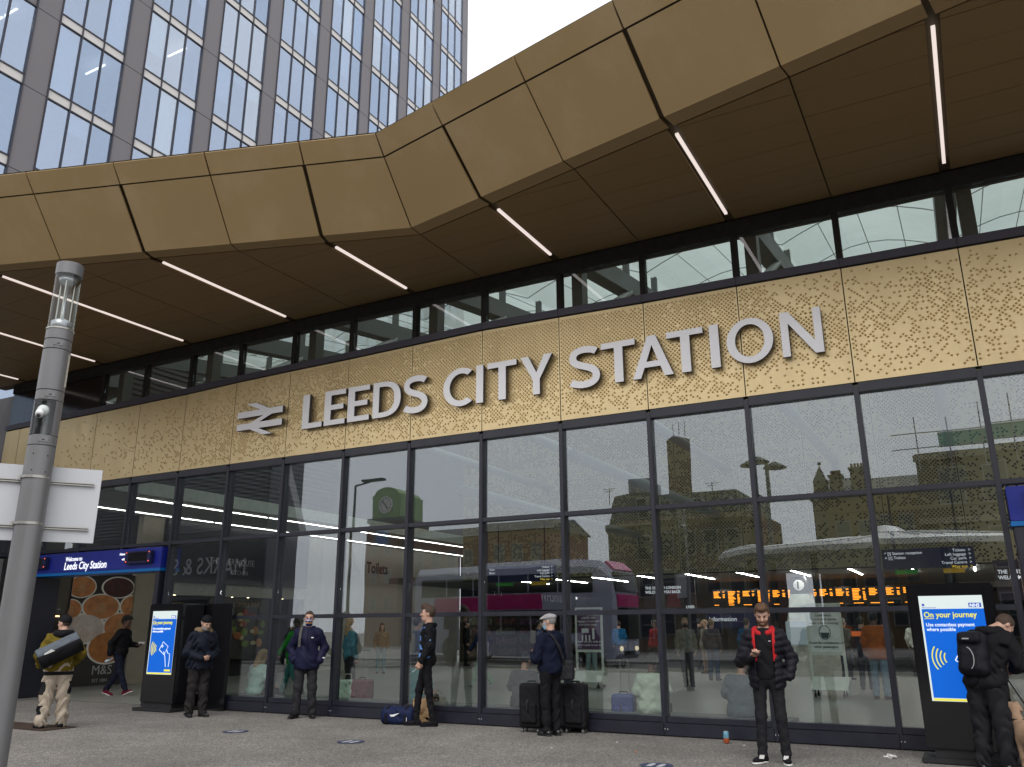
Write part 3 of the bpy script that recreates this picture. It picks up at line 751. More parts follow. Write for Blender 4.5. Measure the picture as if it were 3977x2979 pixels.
# ------------------------------------------------------------------ left-hand shops along the wall x = -21.5
SW = empty('shop_wall', (-21.5, 20, 0), label='row of shopfronts along the left wall inside the concourse', cat='wall')
def sw(name, y0, y1, z0, z1, m, d=0.0, th=0.12, bevel=0.0):
    return MB().box(-th, d, y0-20, y1-20, z0, z1).build(name, m, SW, bevel=bevel)
tan = mat('tan_stone', (0.34, 0.30, 0.23), 0.6, 0, 0.08, 3)
sw('wall_upper', 0.5, 46, 4.75, 11.2, mat('wall_dim', (0.13, 0.13, 0.125), 0.7))
sw('wall_panel', 12.15, 14.6, 0, 4.74, paleconc); sw('wall_panel', 14.62, 21.8, 0, 4.74, paleconc); sw('pilaster', 11.25, 12.1, 0, 4.74, mat('pilaster', (0.40, 0.38, 0.32), 0.5), 0.12)
sw('stone_column', 4.15, 4.92, 0, 4.74, tan, 0.1, bevel=0.01)
sw('door_surround', 1.15, 2.16, 0, 4.74, mat('door_bronze', (0.09, 0.075, 0.05), 0.4), 0.02)
sw('door_leaf', 1.3, 2.0, 0.02, 2.05, mat('brown_glass', (0.03, 0.022, 0.014), 0.1), 0.06)
for z, c in ((1.55, (0.5, 0.45, 0.3)), (1.2, (0.6, 0.6, 0.58)), (0.9, (0.55, 0.5, 0.45))):
    sw('door_notice', 1.45, 1.75, z, z+0.25, mat('notice%d' % int(z*10), c, 0.6), 0.066)
box_obj('shop_glow', (0.06, 0.07, 1.5-20, 1.95-20, 1.82, 1.86), emat('warm_tube', (1.0, 0.7, 0.35), 1.5), SW)
sw('side_wall', 0.5, 1.13, 0, 4.74, black, 0.0)
sw('shop_fascia', 4.95, 11.2, 2.87, 4.74, mat('fascia_black', (0.008, 0.009, 0.016), 0.35), 0.22)
sw('shop_soffit', 4.95, 11.2, 2.5, 2.866, mat('soffit_white', (0.42, 0.40, 0.36), 0.5), 0.14)
sw('shop_recess', 4.95, 11.2, 0, 2.5, blackm, -0.6, 0.8)
grey_t = mat('grey_lettering', (0.42, 0.42, 0.42), 0.5)
text('shop_lettering', 'THE BEER HOUSE', 0.29, (0.226, 6.63-20, 3.5), grey_t, SW, normal='+x', xs=0.86)
text('shop_lettering', 'KITCHEN', 0.2, (0.226, 7.55-20, 3.2), grey_t, SW, normal='+x', xs=0.9)
cof = sw('menu_board', 7.0, 9.6, 0.55, 2.46, mat('menu_dark', (0.02, 0.015, 0.012), 0.4), 0.0)
text('menu_lettering', 'COFFEE & WINE', 0.2, (0.02, 8.0-20, 2.2), mat('tan_lettering', (0.4, 0.3, 0.22), 0.5), cof, normal='+x', xs=0.8)
food = [mat('food%d' % i, c, 0.7, 0, 0.35, 14) for i, c in enumerate([(0.45, 0.22, 0.08), (0.28, 0.06, 0.04), (0.16, 0.22, 0.05), (0.5, 0.42, 0.25), (0.38, 0.12, 0.05)])]
for i in range(26):
    yy = rng.uniform(7.2, 9.4)-20; zz = rng.uniform(0.7, 2.05)
    MB().ball((0.02, yy, zz), (0.02, rng.uniform(0.09, 0.2), rng.uniform(0.07, 0.16)), 10, 6).build('food_print', rng.choice(food), cof, smooth=True)
for y in (5.6, 7.9, 8.6, 10.2): box_obj('spotlight', (0.0, 0.05, y-20-0.03, y-20+0.03, 2.49, 2.498), emat('spot_warm', (1, 0.85, 0.6), 6), SW)
sw('counter_glow', 5.3, 6.4, 1.5, 2.3, mat('amber_panel', (0.35, 0.22, 0.07), 0.5), -0.5, 0.6)
# coffee-cup mural
PO = empty('coffee_mural', (-21.48, 3.2, 0), label='mural of coffee cups seen from above beside the left doorway', cat='mural')
MB().box(0, 0.03, -1.0, 0.93, 0.03, 3.0).build('board', mat('mural_black', (0.012, 0.010, 0.010), 0.4), PO)
cupw = mat('cup_rim', (0.82, 0.78, 0.72), 0.4)
def coffee(i, c, dark):
    m = mat('coffee%d' % i, c, 0.5, 0, 0.3, 5, dirt=dark, dscale=2.5, damt=0.85); return m
cups = [(-0.72, 2.62, 0.42, 0.28, 0), (0.42, 2.64, 0.50, 0.28, 1), (-0.05, 2.10, 0.56, 0.33, 0), (0.98, 2.14, 0.42, 0.30, 0), (-0.95, 2.02, 0.30, 0.25, 0), (-0.48, 1.52, 0.60, 0.38, 2), (0.62, 1.58, 0.52, 0.36, 0), (0.30, 1.02, 0.60, 0.42, 3)]
for i, (y, z, ry, rz_, t) in enumerate(cups):
    c = [((0.52, 0.20, 0.065), (0.60, 0.30, 0.13)), ((0.05, 0.012, 0.01), (0.2, 0.05, 0.04)), ((0.66, 0.58, 0.50), (0.26, 0.05, 0.025)), ((0.44, 0.16, 0.035), (0.52, 0.23, 0.07))][t]
    ry, rz_ = ry*1.08, rz_*1.08
    def ell(k, xo, cut=True):
        pts = []
        for j in range(32):
            a = 2*math.pi*j/32; pts.append((xo, max(-0.995, min(0.925, y+ry*k*math.cos(a))), min(2.99, z+rz_*k*math.sin(a))))
        return pts
    mo = MB().slab(ell(1.0, 0.032+0.0015*i), (0.006, 0, 0)).build('cup', cupw, PO)
    MB().slab(ell(0.9, 0.0395+0.0015*i), (0.006, 0, 0)).build('coffee', coffee(t, *c), mo)
    if t == 0:
        for q_ in range(3): MB().slab([(0.0465+0.0015*i, y+ry*(0.42-0.1*q_)*math.cos(a_*0.449)*0.8, z+rz_*(0.25*q_-0.3)+rz_*0.12*math.sin(a_*0.449)) for a_ in range(14)], (0.003, 0, 0)).build('latte_art', mat('latte', (0.50, 0.27, 0.12), 0.5, 0, 0.2, 9), mo)
text('mural_lettering', 'M&S', 0.34, (0.04, -0.1, 0.32), grey_t, PO, normal='+x')
text('mural_lettering', 'EST 1884', 0.12, (0.04, -0.05, 0.12), grey_t, PO, normal='+x')
# toilets and bookshop lettering
T = empty('toilets_sign', (-21.48, 15.7, 3.9), label='brown Toilets lettering with pictograms on the pale inner wall', cat='sign')
brn = mat('brown_lettering', (0.06, 0.03, 0.025), 0.5)
text('toilets_lettering', 'Toilets', 0.62, (0.01, -0.86, -0.25), brn, T, normal='+x', bold=0.02, xs=0.82)
for i, y in enumerate((-2.6, -2.15)):
    MB().ball((0.02, y, 0.42), (0.02, 0.09, 0.09), 8, 6).slab([(0.01, y-0.14, 0.3), (0.01, y+0.14, 0.3), (0.01, y+0.1, -0.1), (0.01, y+0.08, -0.5), (0.01, y-0.08, -0.5), (0.01, y-0.1, -0.1)], (0.02, 0, 0)).build('pictogram', grey_t, T)
MB().ball((0.02, -1.65, 0.42), (0.02, 0.08, 0.08), 8, 6).tube([(0.02, -1.65, 0.3), (0.02, -1.65, -0.05), (0.02, -1.4, -0.05), (0.02, -1.3, -0.4)], 0.04, 6).tube([(0.02, -1.72+0.26*math.cos(a/10*5), -0.2+0.26*math.sin(a/10*5+2.2)) for a in range(10)], 0.035, 6).build('wheelchair_pictogram', grey_t, T)
B_ = empty('bookshop_front', (-21.48, 27, 0), label='bookshop front with pale lettering far along the left wall', cat='shopfront')
MB().box(0, 0.1, -5, 8, 2.3, 4.72).build('fascia', mat('book_black', (0.012, 0.012, 0.014), 0.4), B_)
MB().box(-0.02, 0.06, -5, 8, 0, 2.3).build('shop_interior', mat('shelf_dark', (0.10, 0.085, 0.06), 0.7, 0, 0.6, 14), B_)
text('book_lettering', 'TheBookshop by', 0.9, (0.12, -4.9, 3.25), white, B_, normal='+x', xs=0.62)
text('book_lettering', 'WHSmith', 0.9, (0.12, 3.2, 2.9), white, B_, normal='+x', xs=0.85)
for i in range(5):
    sh = MB().box(0.07, 0.35, -4.8+2.5*i, -2.6+2.5*i, 0.1, 2.1).build('bookcase', mat('bookcase', (0.16, 0.14, 0.10), 0.7), B_)
    for j in range(4):
        bk = MB()
        y = -4.7+2.5*i
        while y < -2.75+2.5*i:
            w_ = rng.uniform(0.1, 0.25); bk.box(0.352, 0.37, y, y+w_, 0.2+0.48*j, 0.2+0.48*j+rng.uniform(0.25, 0.38)); y += w_+0.03
        bk.build('book_row', mat('books%d' % (j+i) , (rng.uniform(.15, .5), rng.uniform(.12, .45), rng.uniform(.1, .4)), 0.7, 0, 0.7, 9), sh)
# back wall and right-hand wall of the hall
BW = empty('rear_wall', (-5, 36, 0), label='dark rear wall of the concourse', cat='wall')
MB().box(-17, 17, 0, 0.3, 0, 3.15).build('wall_panel', mat('rear_dark', (0.05, 0.048, 0.045), 0.6, 0, 0.3, 0.6), BW)
for x in (-12, -6.5, -1, 4, 9): MB().box(x-0.3, x+0.3, -3, -2.4, 0, 3.14).build('pillar', mat('pillar_grey', (0.28, 0.28, 0.26), 0.6), BW)
MB().box(-21, -10.5, 9.5, 9.8, 0, 15).box(-17, 17, 0, 0.3, 3.4, 15).build('upper_wall', mat('rear_dark', (0.05, 0.048, 0.045), 0.6), BW)
RW = empty('right_wall', (8, 20, 0), label='plain side wall at the right of the concourse', cat='wall')
MB().box(0, 0.3, -19.5, 20, 0, 15).build('wall_panel', mat('wall_dim', (0.13, 0.13, 0.125), 0.7), RW)

# ------------------------------------------------------------------ departure boards
amber = emat('amber_led', (1.0, 0.32, 0.02), 1.7)
bx = -9.0
for i in range(13):
    DB = empty('departure_board', (bx+0.26, 20.5, 2.25), cat='departure board', group='row of departure boards')
    DB['label'] = '%s departure screen from the left in the hanging amber row' % ['first', 'second', 'third', 'fourth', 'fifth', 'sixth', 'seventh', 'eighth', 'ninth', 'tenth', 'eleventh', 'twelfth', 'thirteenth'][i]
    MB().box(-0.27, 0.27, 0, 0.12, 0, 0.62).build('screen', black, DB)
    MB().tube([(0, 0.06, 0.62), (0, 0.06, 0.9)], 0.015, 6).build('hanger', blackm, DB)
    led = MB(); rows = rng.choice([4, 5, 8, 9, 6])
    for r in range(rows):
        z = 0.55-0.052*r
        led.box(-0.23, -0.23+rng.uniform(0.16, 0.28), -0.006, -0.002, z-0.034, z)
        if r != 1: led.box(0.12, 0.12+rng.uniform(0.06, 0.1), -0.006, -0.002, z-0.034, z)
    led.box(-0.22, rng.uniform(-0.05, 0.15), -0.006, -0.002, 0.03, 0.055)
    led.build('amber_text', amber, DB)
    bx += 0.56
# hanging direction signs
sgn_b = mat('sign_navy', (0.008, 0.012, 0.05), 0.4)
wt = emat('sign_text', (0.75, 0.78, 0.85), 0.55); yt = emat('sign_yellow', (0.9, 0.6, 0.05), 0.6)
def hang(x0, x1, y, z0, z1, label, left, right):
    H_ = empty('direction_sign', ((x0+x1)/2, y, z0), label=label, cat='sign', group='hanging direction signs'); w2 = (x1-x0)/2; h = z1-z0
    MB().box(-w2, w2, 0, 0.1, 0, h).build('panel', sgn_b, H_)
    for sx in (-w2*0.7, w2*0.7): MB().tube([(sx, 0.05, h), (sx, 0.05, h+1.2)], 0.02, 6).build('hanger', blackm, H_)
    for i, s_ in enumerate(left):
        text('sign_lettering', s_, 0.085, (-w2+0.05, -0.005, h-0.12-0.095*i), wt, H_)
    for i, s_ in enumerate(right):
        text('sign_lettering', s_, 0.085, (w2-0.06, -0.005, h-0.10-0.085*i), yt if 'Way' in s_ else wt, H_, align='RIGHT')
    MB().box(-w2*0.75, -w2*0.25, 0.02, 0.06, -0.11, -0.01).build('green_tab', mat('green_tab', (0.05, 0.28, 0.04), 0.5), H_)
    MB().box(w2*0.3, w2*0.75, 0.02, 0.06, -0.11, -0.01).build('yellow_tab', mat('yellow_tab', (0.6, 0.35, 0.02), 0.5), H_)
hang(-1.73, 0.07, 8, 2.69, 3.12, 'hanging navy direction sign above the right-hand screen kiosk', ['^ [i] Station reception', '< [t] Toilets'], ['Tickets  >', 'Left luggage  >', 'Car park  >', 'Travel Centre  >', 'Way out  >'])
hang(-12.7, -10.5, 9.5, 2.78, 3.24, 'hanging navy direction sign in front of the bookshop', ['Taxis', 'Buses'], ['Tickets  >', 'Left luggage  >', 'Car park  >', 'Travel Centre  >', 'Way out  >'])
# dark posters
def poster(x0, x1, y, z0, z1, label, lines):
    P_ = empty('wall_poster', ((x0+x1)/2, y, z0), label=label, cat='poster'); w2 = (x1-x0)/2; h = z1-z0
    MB().box(-w2, w2, 0, 0.08, 0, h).build('panel', mat('poster_plum', (0.022, 0.012, 0.022), 0.4), P_)
    MB().slab([(-0.1*w2, -0.004, h*0.1), (0.45*w2, -0.004, h*0.1), (0.3*w2, -0.004, h*0.75), (0.0, -0.004, h*0.62)], (0, 0.003, 0)).build('red_shape', mat('poster_red', (0.16, 0.01, 0.03), 0.5), P_)
    for i, s_ in enumerate(lines): text('poster_lettering', s_, 0.155*w2*2/2.2, (-w2*0.92, -0.008, h*0.66-0.17*i*w2*2/2.2), wt, P_, bold=0.02, xs=0.92)
    text('poster_logo', 'LNER', 0.15*w2*2/2.2, (w2*0.95, -0.008, 0.06), wt, P_, align='RIGHT', bold=0.01)
poster(-9.45, -7.75, 13.9, 2.0, 3.0, 'plum poster reading THE 10:15 TO LONDON beside the departure screens', ['THE 10:15 TO LONDON', 'WELCOMES YOU BACK'])
poster(0.42, 2.1, 10.2, 2.05, 2.95, 'plum poster at the right edge behind the screen kiosk', ['THE 10:15 TO LONDON', 'WELCOMES YOU BACK'])
# information pillar
IP = empty('information_pillar', (-5.03, 16.6, 0), label='tall pale information pillar with black i cube on top', cat='pillar')
def frus(w0, w1, z0, z1, d0=None, d1=None):
    d0 = d0 or w0; d1 = d1 or w1
    v = [(-w0, -d0, z0), (w0, -d0, z0), (w0, d0, z0), (-w0, d0, z0), (-w1, -d1, z1), (w1, -d1, z1), (w1, d1, z1), (-w1, d1, z1)]
    return MB().add(v, [(3,2,1,0),(4,5,6,7),(0,1,5,4),(1,2,6,5),(2,3,7,6),(3,0,4,7)])
frus(0.55, 0.30, 0.9, 2.5).build('shaft', mat('pillar_pale', (0.50, 0.53, 0.47), 0.5), IP)
MB().box(-1.1, 1.1, -0.6, 0.8, 0.0, 0.95).build('desk', mat('desk_pale', (0.5, 0.5, 0.45), 0.5), IP, bevel=0.02)
frus(0.30, 0.24, 2.5, 3.05).build('i_cube', black, IP)
MB().lathe([(0, 0), (0.17, 0), (0.17, 0.01), (0, 0.01)], (0, -0.29, 2.78), 20, axis='y').build('disc', white, IP)
text('i_lettering', 'i', 0.34, (-0.055, -0.31, 2.67), black, IP, bold=0.03)
text('information_lettering', 'Information', 0.2, (-3.1, 0.02, 1.68), wt, IP)
MB().box(-3.2, -1.5, 0.05, 0.12, 1.45, 1.95).build('information_board', sgn_b, IP)
MB().box(-0.45, 0.15, -0.68, -0.62, 0.95, 1.65).build('screen', emat('screen_dim', (0.16, 0.2, 0.22), 0.7), IP)
# two poster stands on wheels
def stand(x, y, label, m, lines, face, tm):
    P_ = empty('poster_stand', (x, y, 0), 0, label=label, cat='poster stand'); pf = mat('stand_pale', (0.66, 0.70, 0.63), 0.45)
    for sx in (-0.36, 0.36): MB().box(sx-0.025, sx+0.025, -0.025, 0.025, 0.1, 2.0).build('post', pf, P_)
    MB().box(-0.36, 0.36, -0.03, 0.03, 1.955, 2.0).build('top_rail', pf, P_); MB().box(-0.36, 0.36, -0.03, 0.03, 0.88, 0.94).build('lower_rail', pf, P_)
    MB().box(-0.333, 0.333, -0.02, 0.02, 0.945, 1.95).build('poster', m, P_)
    for i, s_ in enumerate(lines): text('lettering', s_, 0.075, (0, -0.024, 1.80-0.085*i-(0.0 if i < 4 else 0.34)), tm, P_, align='CENTER', bold=0.01)
    if face:
        MB().tube([(0.12*math.cos(a/16*6.283), -0.026, 1.37+0.15*math.sin(a/16*6.283)) for a in range(17)], 0.008, 5).build('face_pictogram', tm, P_)
        MB().slab([(-0.1, -0.03, 1.36), (0.1, -0.03, 1.36), (0.06, -0.03, 1.25), (-0.06, -0.03, 1.25)], (0, 0.004, 0)).build('mask_pictogram', tm, P_)
    else:
        MB().box(-0.2, 0.0, -0.028, -0.024, 1.36, 1.47).box(0.1, 0.16, -0.028, -0.024, 1.2, 1.47).box(-0.2, -0.16, -0.028, -0.024, 1.16, 1.3).box(-0.1, -0.06, -0.028, -0.024, 1.16, 1.3).box(0.0, 0.04, -0.028, -0.024, 1.16, 1.3).build('pictograms', tm, P_)
    MB().slab([(-0.40, -0.26, 0.16), (-0.40, 0.26, 0.16), (-0.34, 0.12, 0.42), (-0.34, -0.1, 0.42)], (0.78, 0, 0)).build('weighted_base', pf, P_)
    for sx in (-0.3, 0.3):
        for sy in (-0.2, 0.2): MB().tube([(sx-0.02, sy, 0.05), (sx+0.02, sy, 0.05)], 0.045, 10).box(sx-0.01, sx+0.01, sy-0.01, sy+0.01, 0.06, 0.17).build('castor', blackm, P_)
stand(-9.05, 8.5, 'purple family travel poster on a wheeled pale frame inside the glass', mat('poster_purple', (0.09, 0.035, 0.095), 0.5), ["If you're travelling as", 'a family, with', 'luggage, or just need', 'a bit more space...', '...please use our wide aisle', 'gates or speak to our staff'], False, white)
stand(-3.12, 8.1, 'white face covering poster on a wheeled pale frame inside the glass', mat('poster_white', (0.78, 0.82, 0.80), 0.5), ['Travel with', 'Confidence', 'In crowded spaces,', 'wear a face covering', 'Please be considerate of', 'other passengers'], True, mat('poster_ink', (0.06, 0.08, 0.09), 0.5))

# ------------------------------------------------------------------ the street behind the photographer (seen in the glass)
brick = mat('red_brick', (0.15, 0.065, 0.045), 0.85, 0, 0.3, 9)
stone = mat('brown_stone', (0.12, 0.10, 0.07), 0.85, 0, 0.25, 1.5)
slate = mat('slate', (0.07, 0.065, 0.055), 0.7, 0, 0.25, 3)
wpane = mat('street_window', (0.035, 0.04, 0.05), 0.15, 0, 0.2, 0.5)
wframe = mat('street_frame', (0.24, 0.24, 0.23), 0.6)
green = mat('copper_green', (0.20, 0.30, 0.11), 0.6, 0, 0.15, 2)
def win_rows(P_, x0, x1, z0, rows, dz, w, h, n, y=0.0):
    for r in range(rows):
        for i in range(n):
            xc = x0+(x1-x0)*(i+0.5)/n; z = z0+dz*r
            f = MB().box(xc-w/2-0.08, xc+w/2+0.08, y, y+0.06, z-0.08, z+h+0.08).build('window', wframe, P_)
            MB().box(xc-w/2, xc+w/2, y+0.062, y+0.075, z, z+h/2-0.03).box(xc-w/2, xc+w/2, y+0.062, y+0.075, z+h/2+0.03, z+h).build('pane', wpane, f)
C1 = empty('clock_tower', (-55.0, -62.5, 0), label='brick clock tower with green arched top reflected in the glass', cat='tower')
MB().box(-2.2, 2.2, -2.5, 2.5, 0, 12.6).build('shaft', brick, C1)
MB().box(-2.4, 2.4, -2.7, 2.7, 12.6, 13.1).build('cornice', slate, C1)
MB().slab([(-1.9, 2.5, 13.1), (-1.9, 2.5, 15.6)]+[(-1.6*math.cos(math.pi*i/12), 2.5, 15.6+0.85*math.sin(math.pi*i/12)) for i in range(13)]+[(1.9, 2.5, 15.6), (1.9, 2.5, 13.1)], (0, -5, 0)).build('clock_storey', green, C1)
f = MB().lathe([(0, 0), (0.95, 0), (0.95, 0.12), (0.8, 0.12), (0.8, 0.08), (0, 0.08)], (0, 2.5, 14.5), 28, axis='y').build('clock_face', mat('clock_face', (0.6, 0.58, 0.52), 0.6), C1)
MB().tube([(0, 2.66, 14.5), (-0.45, 2.66, 14.95)], 0.05, 5).tube([(0, 2.66, 14.5), (0.25, 2.66, 14.1)], 0.06, 5).build('clock_hands', blackm, f)
for i in range(12): MB().box(-0.05+0.7*math.cos(i*math.pi/6), 0.05+0.7*math.cos(i*math.pi/6), 2.6, 2.65, 14.46+0.7*math.sin(i*math.pi/6), 14.56+0.7*math.sin(i*math.pi/6)).build('hour_mark', blackm, f)
win_rows(C1, -1.8, 1.8, 3, 3, 2.9, 0.7, 1.2, 2, 2.5)
MB().box(-0.9, 0.9, 2.52, 2.6, 9.7, 11.3).build('blue_panel', mat('blue_panel', (0.02, 0.10, 0.30), 0.5), C1)
C2 = empty('brick_building', (-47, -64, 0), label='long red brick building beside the clock tower reflected in the glass', cat='building')
MB().box(-4.9, 12, -4, 4, 0, 10.6).build('wall', brick, C2); MB().slab([(-5.2, 4.3, 10.6), (-5.2, 0, 12.0), (-5.2, -4.3, 10.6)], (17.5, 0, 0)).build('roof', slate, C2)
win_rows(C2, -4.5, 11.5, 1.5, 3, 3.1, 1.0, 1.5, 8, 4.0)
for z in (3.9, 7.0): MB().box(-4.95, 12.05, 3.9, 4.12, z, z+0.25).build('stone_band', stone, C2)
C3 = empty('mansard_hotel', (-19, -49, 0), label='curved stone building with mansard roof reflected in the glass', cat='building')
def curve_front(z, off): return [(-5.8+off, 0, z), (-4.9+off*0.6, 2.6-off*0.6, z), (-2.5, 4-off, z), (5.8-off*0.3, 4-off, z), (5.8-off*0.3, -5, z), (-5.8+off, -5, z)]
def loft(a, b): 
    n = len(a); return MB().add(a+b, [tuple(range(n))[::-1], tuple(range(n, 2*n))]+[(i, (i+1) % n, n+(i+1) % n, n+i) for i in range(n)])
loft(curve_front(0, 0), curve_front(8.6, 0)).build('wall', stone, C3)
loft(curve_front(8.6, -0.25), curve_front(8.95, -0.25)).build('cornice', mat('cornice_stone', (0.22, 0.18, 0.12), 0.8), C3)
loft(curve_front(8.95, 0.1), curve_front(11.0, 0.9)).build('roof', slate, C3)
for xc in (-1.6, 0.6, 2.9, 4.9):
    f = MB().box(xc-0.45, xc+0.45, 2.9, 3.95, 9.1, 10.5).build('dormer', wframe, C3); MB().box(xc-0.32, xc+0.32, 3.952, 3.97, 9.2, 10.35).build('pane', wpane, f)
win_rows(C3, -2.4, 5.6, 1.0, 3, 2.6, 0.9, 1.6, 5, 4.0)
MB().box(6.0, 6.6, -4, 3.2, 0, 9.2).build('side_wing', brick, C3)
MB().box(-4.0, -1.6, -2, 0, 11.0, 12.6).build('roof_plant', mat('plant_grey', (0.3, 0.3, 0.3), 0.7), C3)
for x, z in ((-5.2, 11.9), (-3.1, 12.2), (3.3, 12.0)): MB().tube([(x, 1, 10.6), (x, 1, z)], 0.03, 5).tube([(x-0.5, 1, z-0.1), (x+0.5, 1, z-0.1)], 0.02, 4).tube([(x-0.35, 1, z-0.25), (x+0.35, 1, z-0.25)], 0.02, 4).build('aerial', blackm, C3)
C4 = empty('brown_tower_block', (-37.0, -112, 0), R(28), label='tall plain brown tower block reflected above the roofs', cat='tower')
MB().slab([(-1.45, 1.3, 0), (-1.45, 1.3, 30.2), (0.0, 1.3, 30.8), (1.45, 1.3, 30.2), (1.45, 1.3, 0)], (0, -2.2, 0)).build('shaft', mat('brown_clad', (0.115, 0.07, 0.05), 0.8, 0, 0.1, 0.4), C4)
for x in (-1.2, 0, 1.3): MB().tube([(x, 0, 30.6), (x, 0, 33)], 0.06, 4).build('mast', blackm, C4)
C5 = empty('gabled_stone_building', (-6.5, -54, 0), label='gabled stone building with spire and chimney stacks reflected in the glass', cat='building')
MB().box(-3.0, 4.0, -4, 4, 0, 10.4).build('wall', mat('orange_stone', (0.15, 0.095, 0.05), 0.85, 0, 0.25, 2), C5)
MB().slab([(-3.2, 4.2, 10.4), (-3.2, 0, 12.2), (-3.2, -4.2, 10.4)], (7.4, 0, 0)).build('roof', slate, C5)
MB().box(-2.95, -2.1, 3.2, 4.2, 0, 11.4).build('turret', stone, C5)
MB().add([(-3.0, 3.1, 11.4), (-2.05, 3.1, 11.4), (-2.05, 4.25, 11.4), (-3.0, 4.25, 11.4), (-2.5, 3.7, 12.7)], [(0, 1, 4), (1, 2, 4), (2, 3, 4), (3, 0, 4)]).ball((-2.5, 3.7, 12.8), 0.13, 6, 4).build('spire', slate, C5)
for x, w_, zt in ((-1.5, 0.75, 12.1), (0.0, 1.0, 12.5)):
    st_ = MB().box(x-w_/2, x+w_/2, 2.9, 3.9, 10, zt-0.35).box(x-w_/2-0.1, x+w_/2+0.1, 2.8, 4.0, zt-0.35, zt-0.2).build('chimney', stone, C5)
    for i in range(4): MB().tube([(x-w_/2+0.12+i*w_/4.4, 3.4, zt-0.2), (x-w_/2+0.12+i*w_/4.4, 3.4, zt+0.15)], 0.09, 7).build('chimney_pot', brick, st_)
win_rows(C5, -1.8, 3.8, 1.5, 3, 2.8, 0.8, 1.6, 4, 4.0)
C6 = empty('scaffolded_building', (4.5, -39, 0), label='stone building with green netted scaffolding on its roof reflected at right', cat='building')
MB().box(-6.4, 14, -4, 4, 0, 10.2).build('wall', stone, C6)
for z in (3.2, 6.4, 9.8): MB().box(-6.5, 14.1, 3.9, 4.25, z, z+0.3).build('stone_band', mat('band_stone', (0.26, 0.23, 0.17), 0.8), C6)
win_rows(C6, -5.8, 8, 1.0, 3, 3.2, 1.1, 1.9, 7, 4.0)
net = MB(); pol = MB()
for i in range(12):
    x = -6.2+1.5*i; pol.tube([(x, 4.5, 9.2), (x, 4.5, 11.9+rng.uniform(0, 0.8))], 0.03, 5)
for z in (10.4, 11.2): pol.tube([(-7.4, 4.5, z), (13, 4.5, z)], 0.03, 5)
pol.build('scaffold_poles', mat('scaffold_steel', (0.3, 0.3, 0.3), 0.5), C6)
for i in range(7): MB().box(-5.2+2.4*i, -2.85+2.4*i, 4.44, 4.46, 10.35, 11.15).build('netting', mat('green_net', (0.20, 0.38, 0.30), 0.8), C6)
MB().box(1.5, 4.4, 4.02, 4.3, 3.6, 9.7).build('blue_glazing', mat('blue_clad', (0.03, 0.06, 0.09), 0.3), C6)
C7 = empty('taxi_shelter', (-3.0, -26.5, 0), label='round shelter with ribbed shallow metal roof reflected in the glass', cat='shelter')
rib = mat('roof_metal', (0.55, 0.55, 0.54), 0.45, 0.3, 0.1, 4)
MB().lathe([(0.05, 5.6), (0.5, 5.5), (0.9, 5.25), (0.92, 5.1), (3.5, 4.95), (7.0, 4.5), (7.15, 4.4), (7.15, 4.2), (6.8, 4.15), (0.1, 4.35)], (0, 0, 0), 56).build('roof', rib, C7, smooth=False)
for i in range(56):
    a = 2*math.pi*i/56; MB().tube([(0.95*math.cos(a), 0.95*math.sin(a), 5.12), (3.5*math.cos(a), 3.5*math.sin(a), 4.98), (6.98*math.cos(a), 6.98*math.sin(a), 4.53)], 0.035, 4).build('rib', rib, C7)
for i in range(8):
    a = 2*math.pi*(i+0.5)/8; MB().tube([(5.9*math.cos(a), 5.9*math.sin(a), 0), (5.9*math.cos(a), 5.9*math.sin(a), 4.2)], 0.12, 10).build('post', steel, C7)
C8 = empty('street_lamp', (-7.55, -24.9, 0), label='twin headed street lamp reflected between the panes', cat='street lamp')
MB().tube([(0, 0, 0), (0, 0, 8.6)], [0.13, 0.08], 10).build('column', steel, C8)
for sx, z in ((-1, 8.5), (1, 8.2)): MB().lathe([(0.02, 0.3), (0.1, 0.28), (0.5, 0.05), (0.5, 0), (0, 0)], (sx*0.35, 0, z), 14).build('lamp_head', slate, C8)
C8b = empty('area_lamp', (-28.2, -22.0, 0), label='thin street lamp with flat head reflected at left', cat='street lamp')
MB().tube([(0, 0, 0), (0, 0, 8.8)], [0.1, 0.06], 8).tube([(0, 0, 8.8), (1.2, 0, 9.0)], 0.05, 6).build('column', blackm, C8b); MB().box(0.5, 1.9, -0.2, 0.2, 8.96, 9.08).build('lamp_head', blackm, C8b, bevel=0.03)
C9 = empty('black_shop_block', (-36.2, -23, 0), label='black fronted shop block with pale lettering reflected at left', cat='building')
MB().box(-12, 4.0, 0.6, 3, 0, 10.4).build('wall', mat('block_grey', (0.10, 0.10, 0.11), 0.6), C9)
for i in range(18): MB().box(-12, 3.9, 3.0, 3.05, 6.6+0.2*i, 6.72+0.2*i).build('louvre', mat('louvre_dark', (0.13, 0.13, 0.135), 0.5), C9)
MB().box(-12, 4.1, 3.0, 3.3, 2.9, 6.3).build('fascia', mat('fascia_ink', (0.004, 0.005, 0.012), 0.4), C9)
text('fascia_lettering', 'MARKS & SPENCER', 1.25, (3.1, 3.31, 4.25), mat('fascia_white', (0.55, 0.55, 0.55), 0.5), C9, normal='+y', xs=0.95)
MB().box(-11, 3.9, 3.0, 3.1, 0.2, 2.7).build('shop_window', wpane, C9)
MB().slab([(4.15, 3.4, 10.4), (5.0, 3.4, 10.4), (6.6, 3.4, 6.2), (6.1, 3.4, 6.2)], (0, -0.5, 0)).build('raking_edge', mat('rake_grey', (0.2, 0.2, 0.21), 0.5), C9)
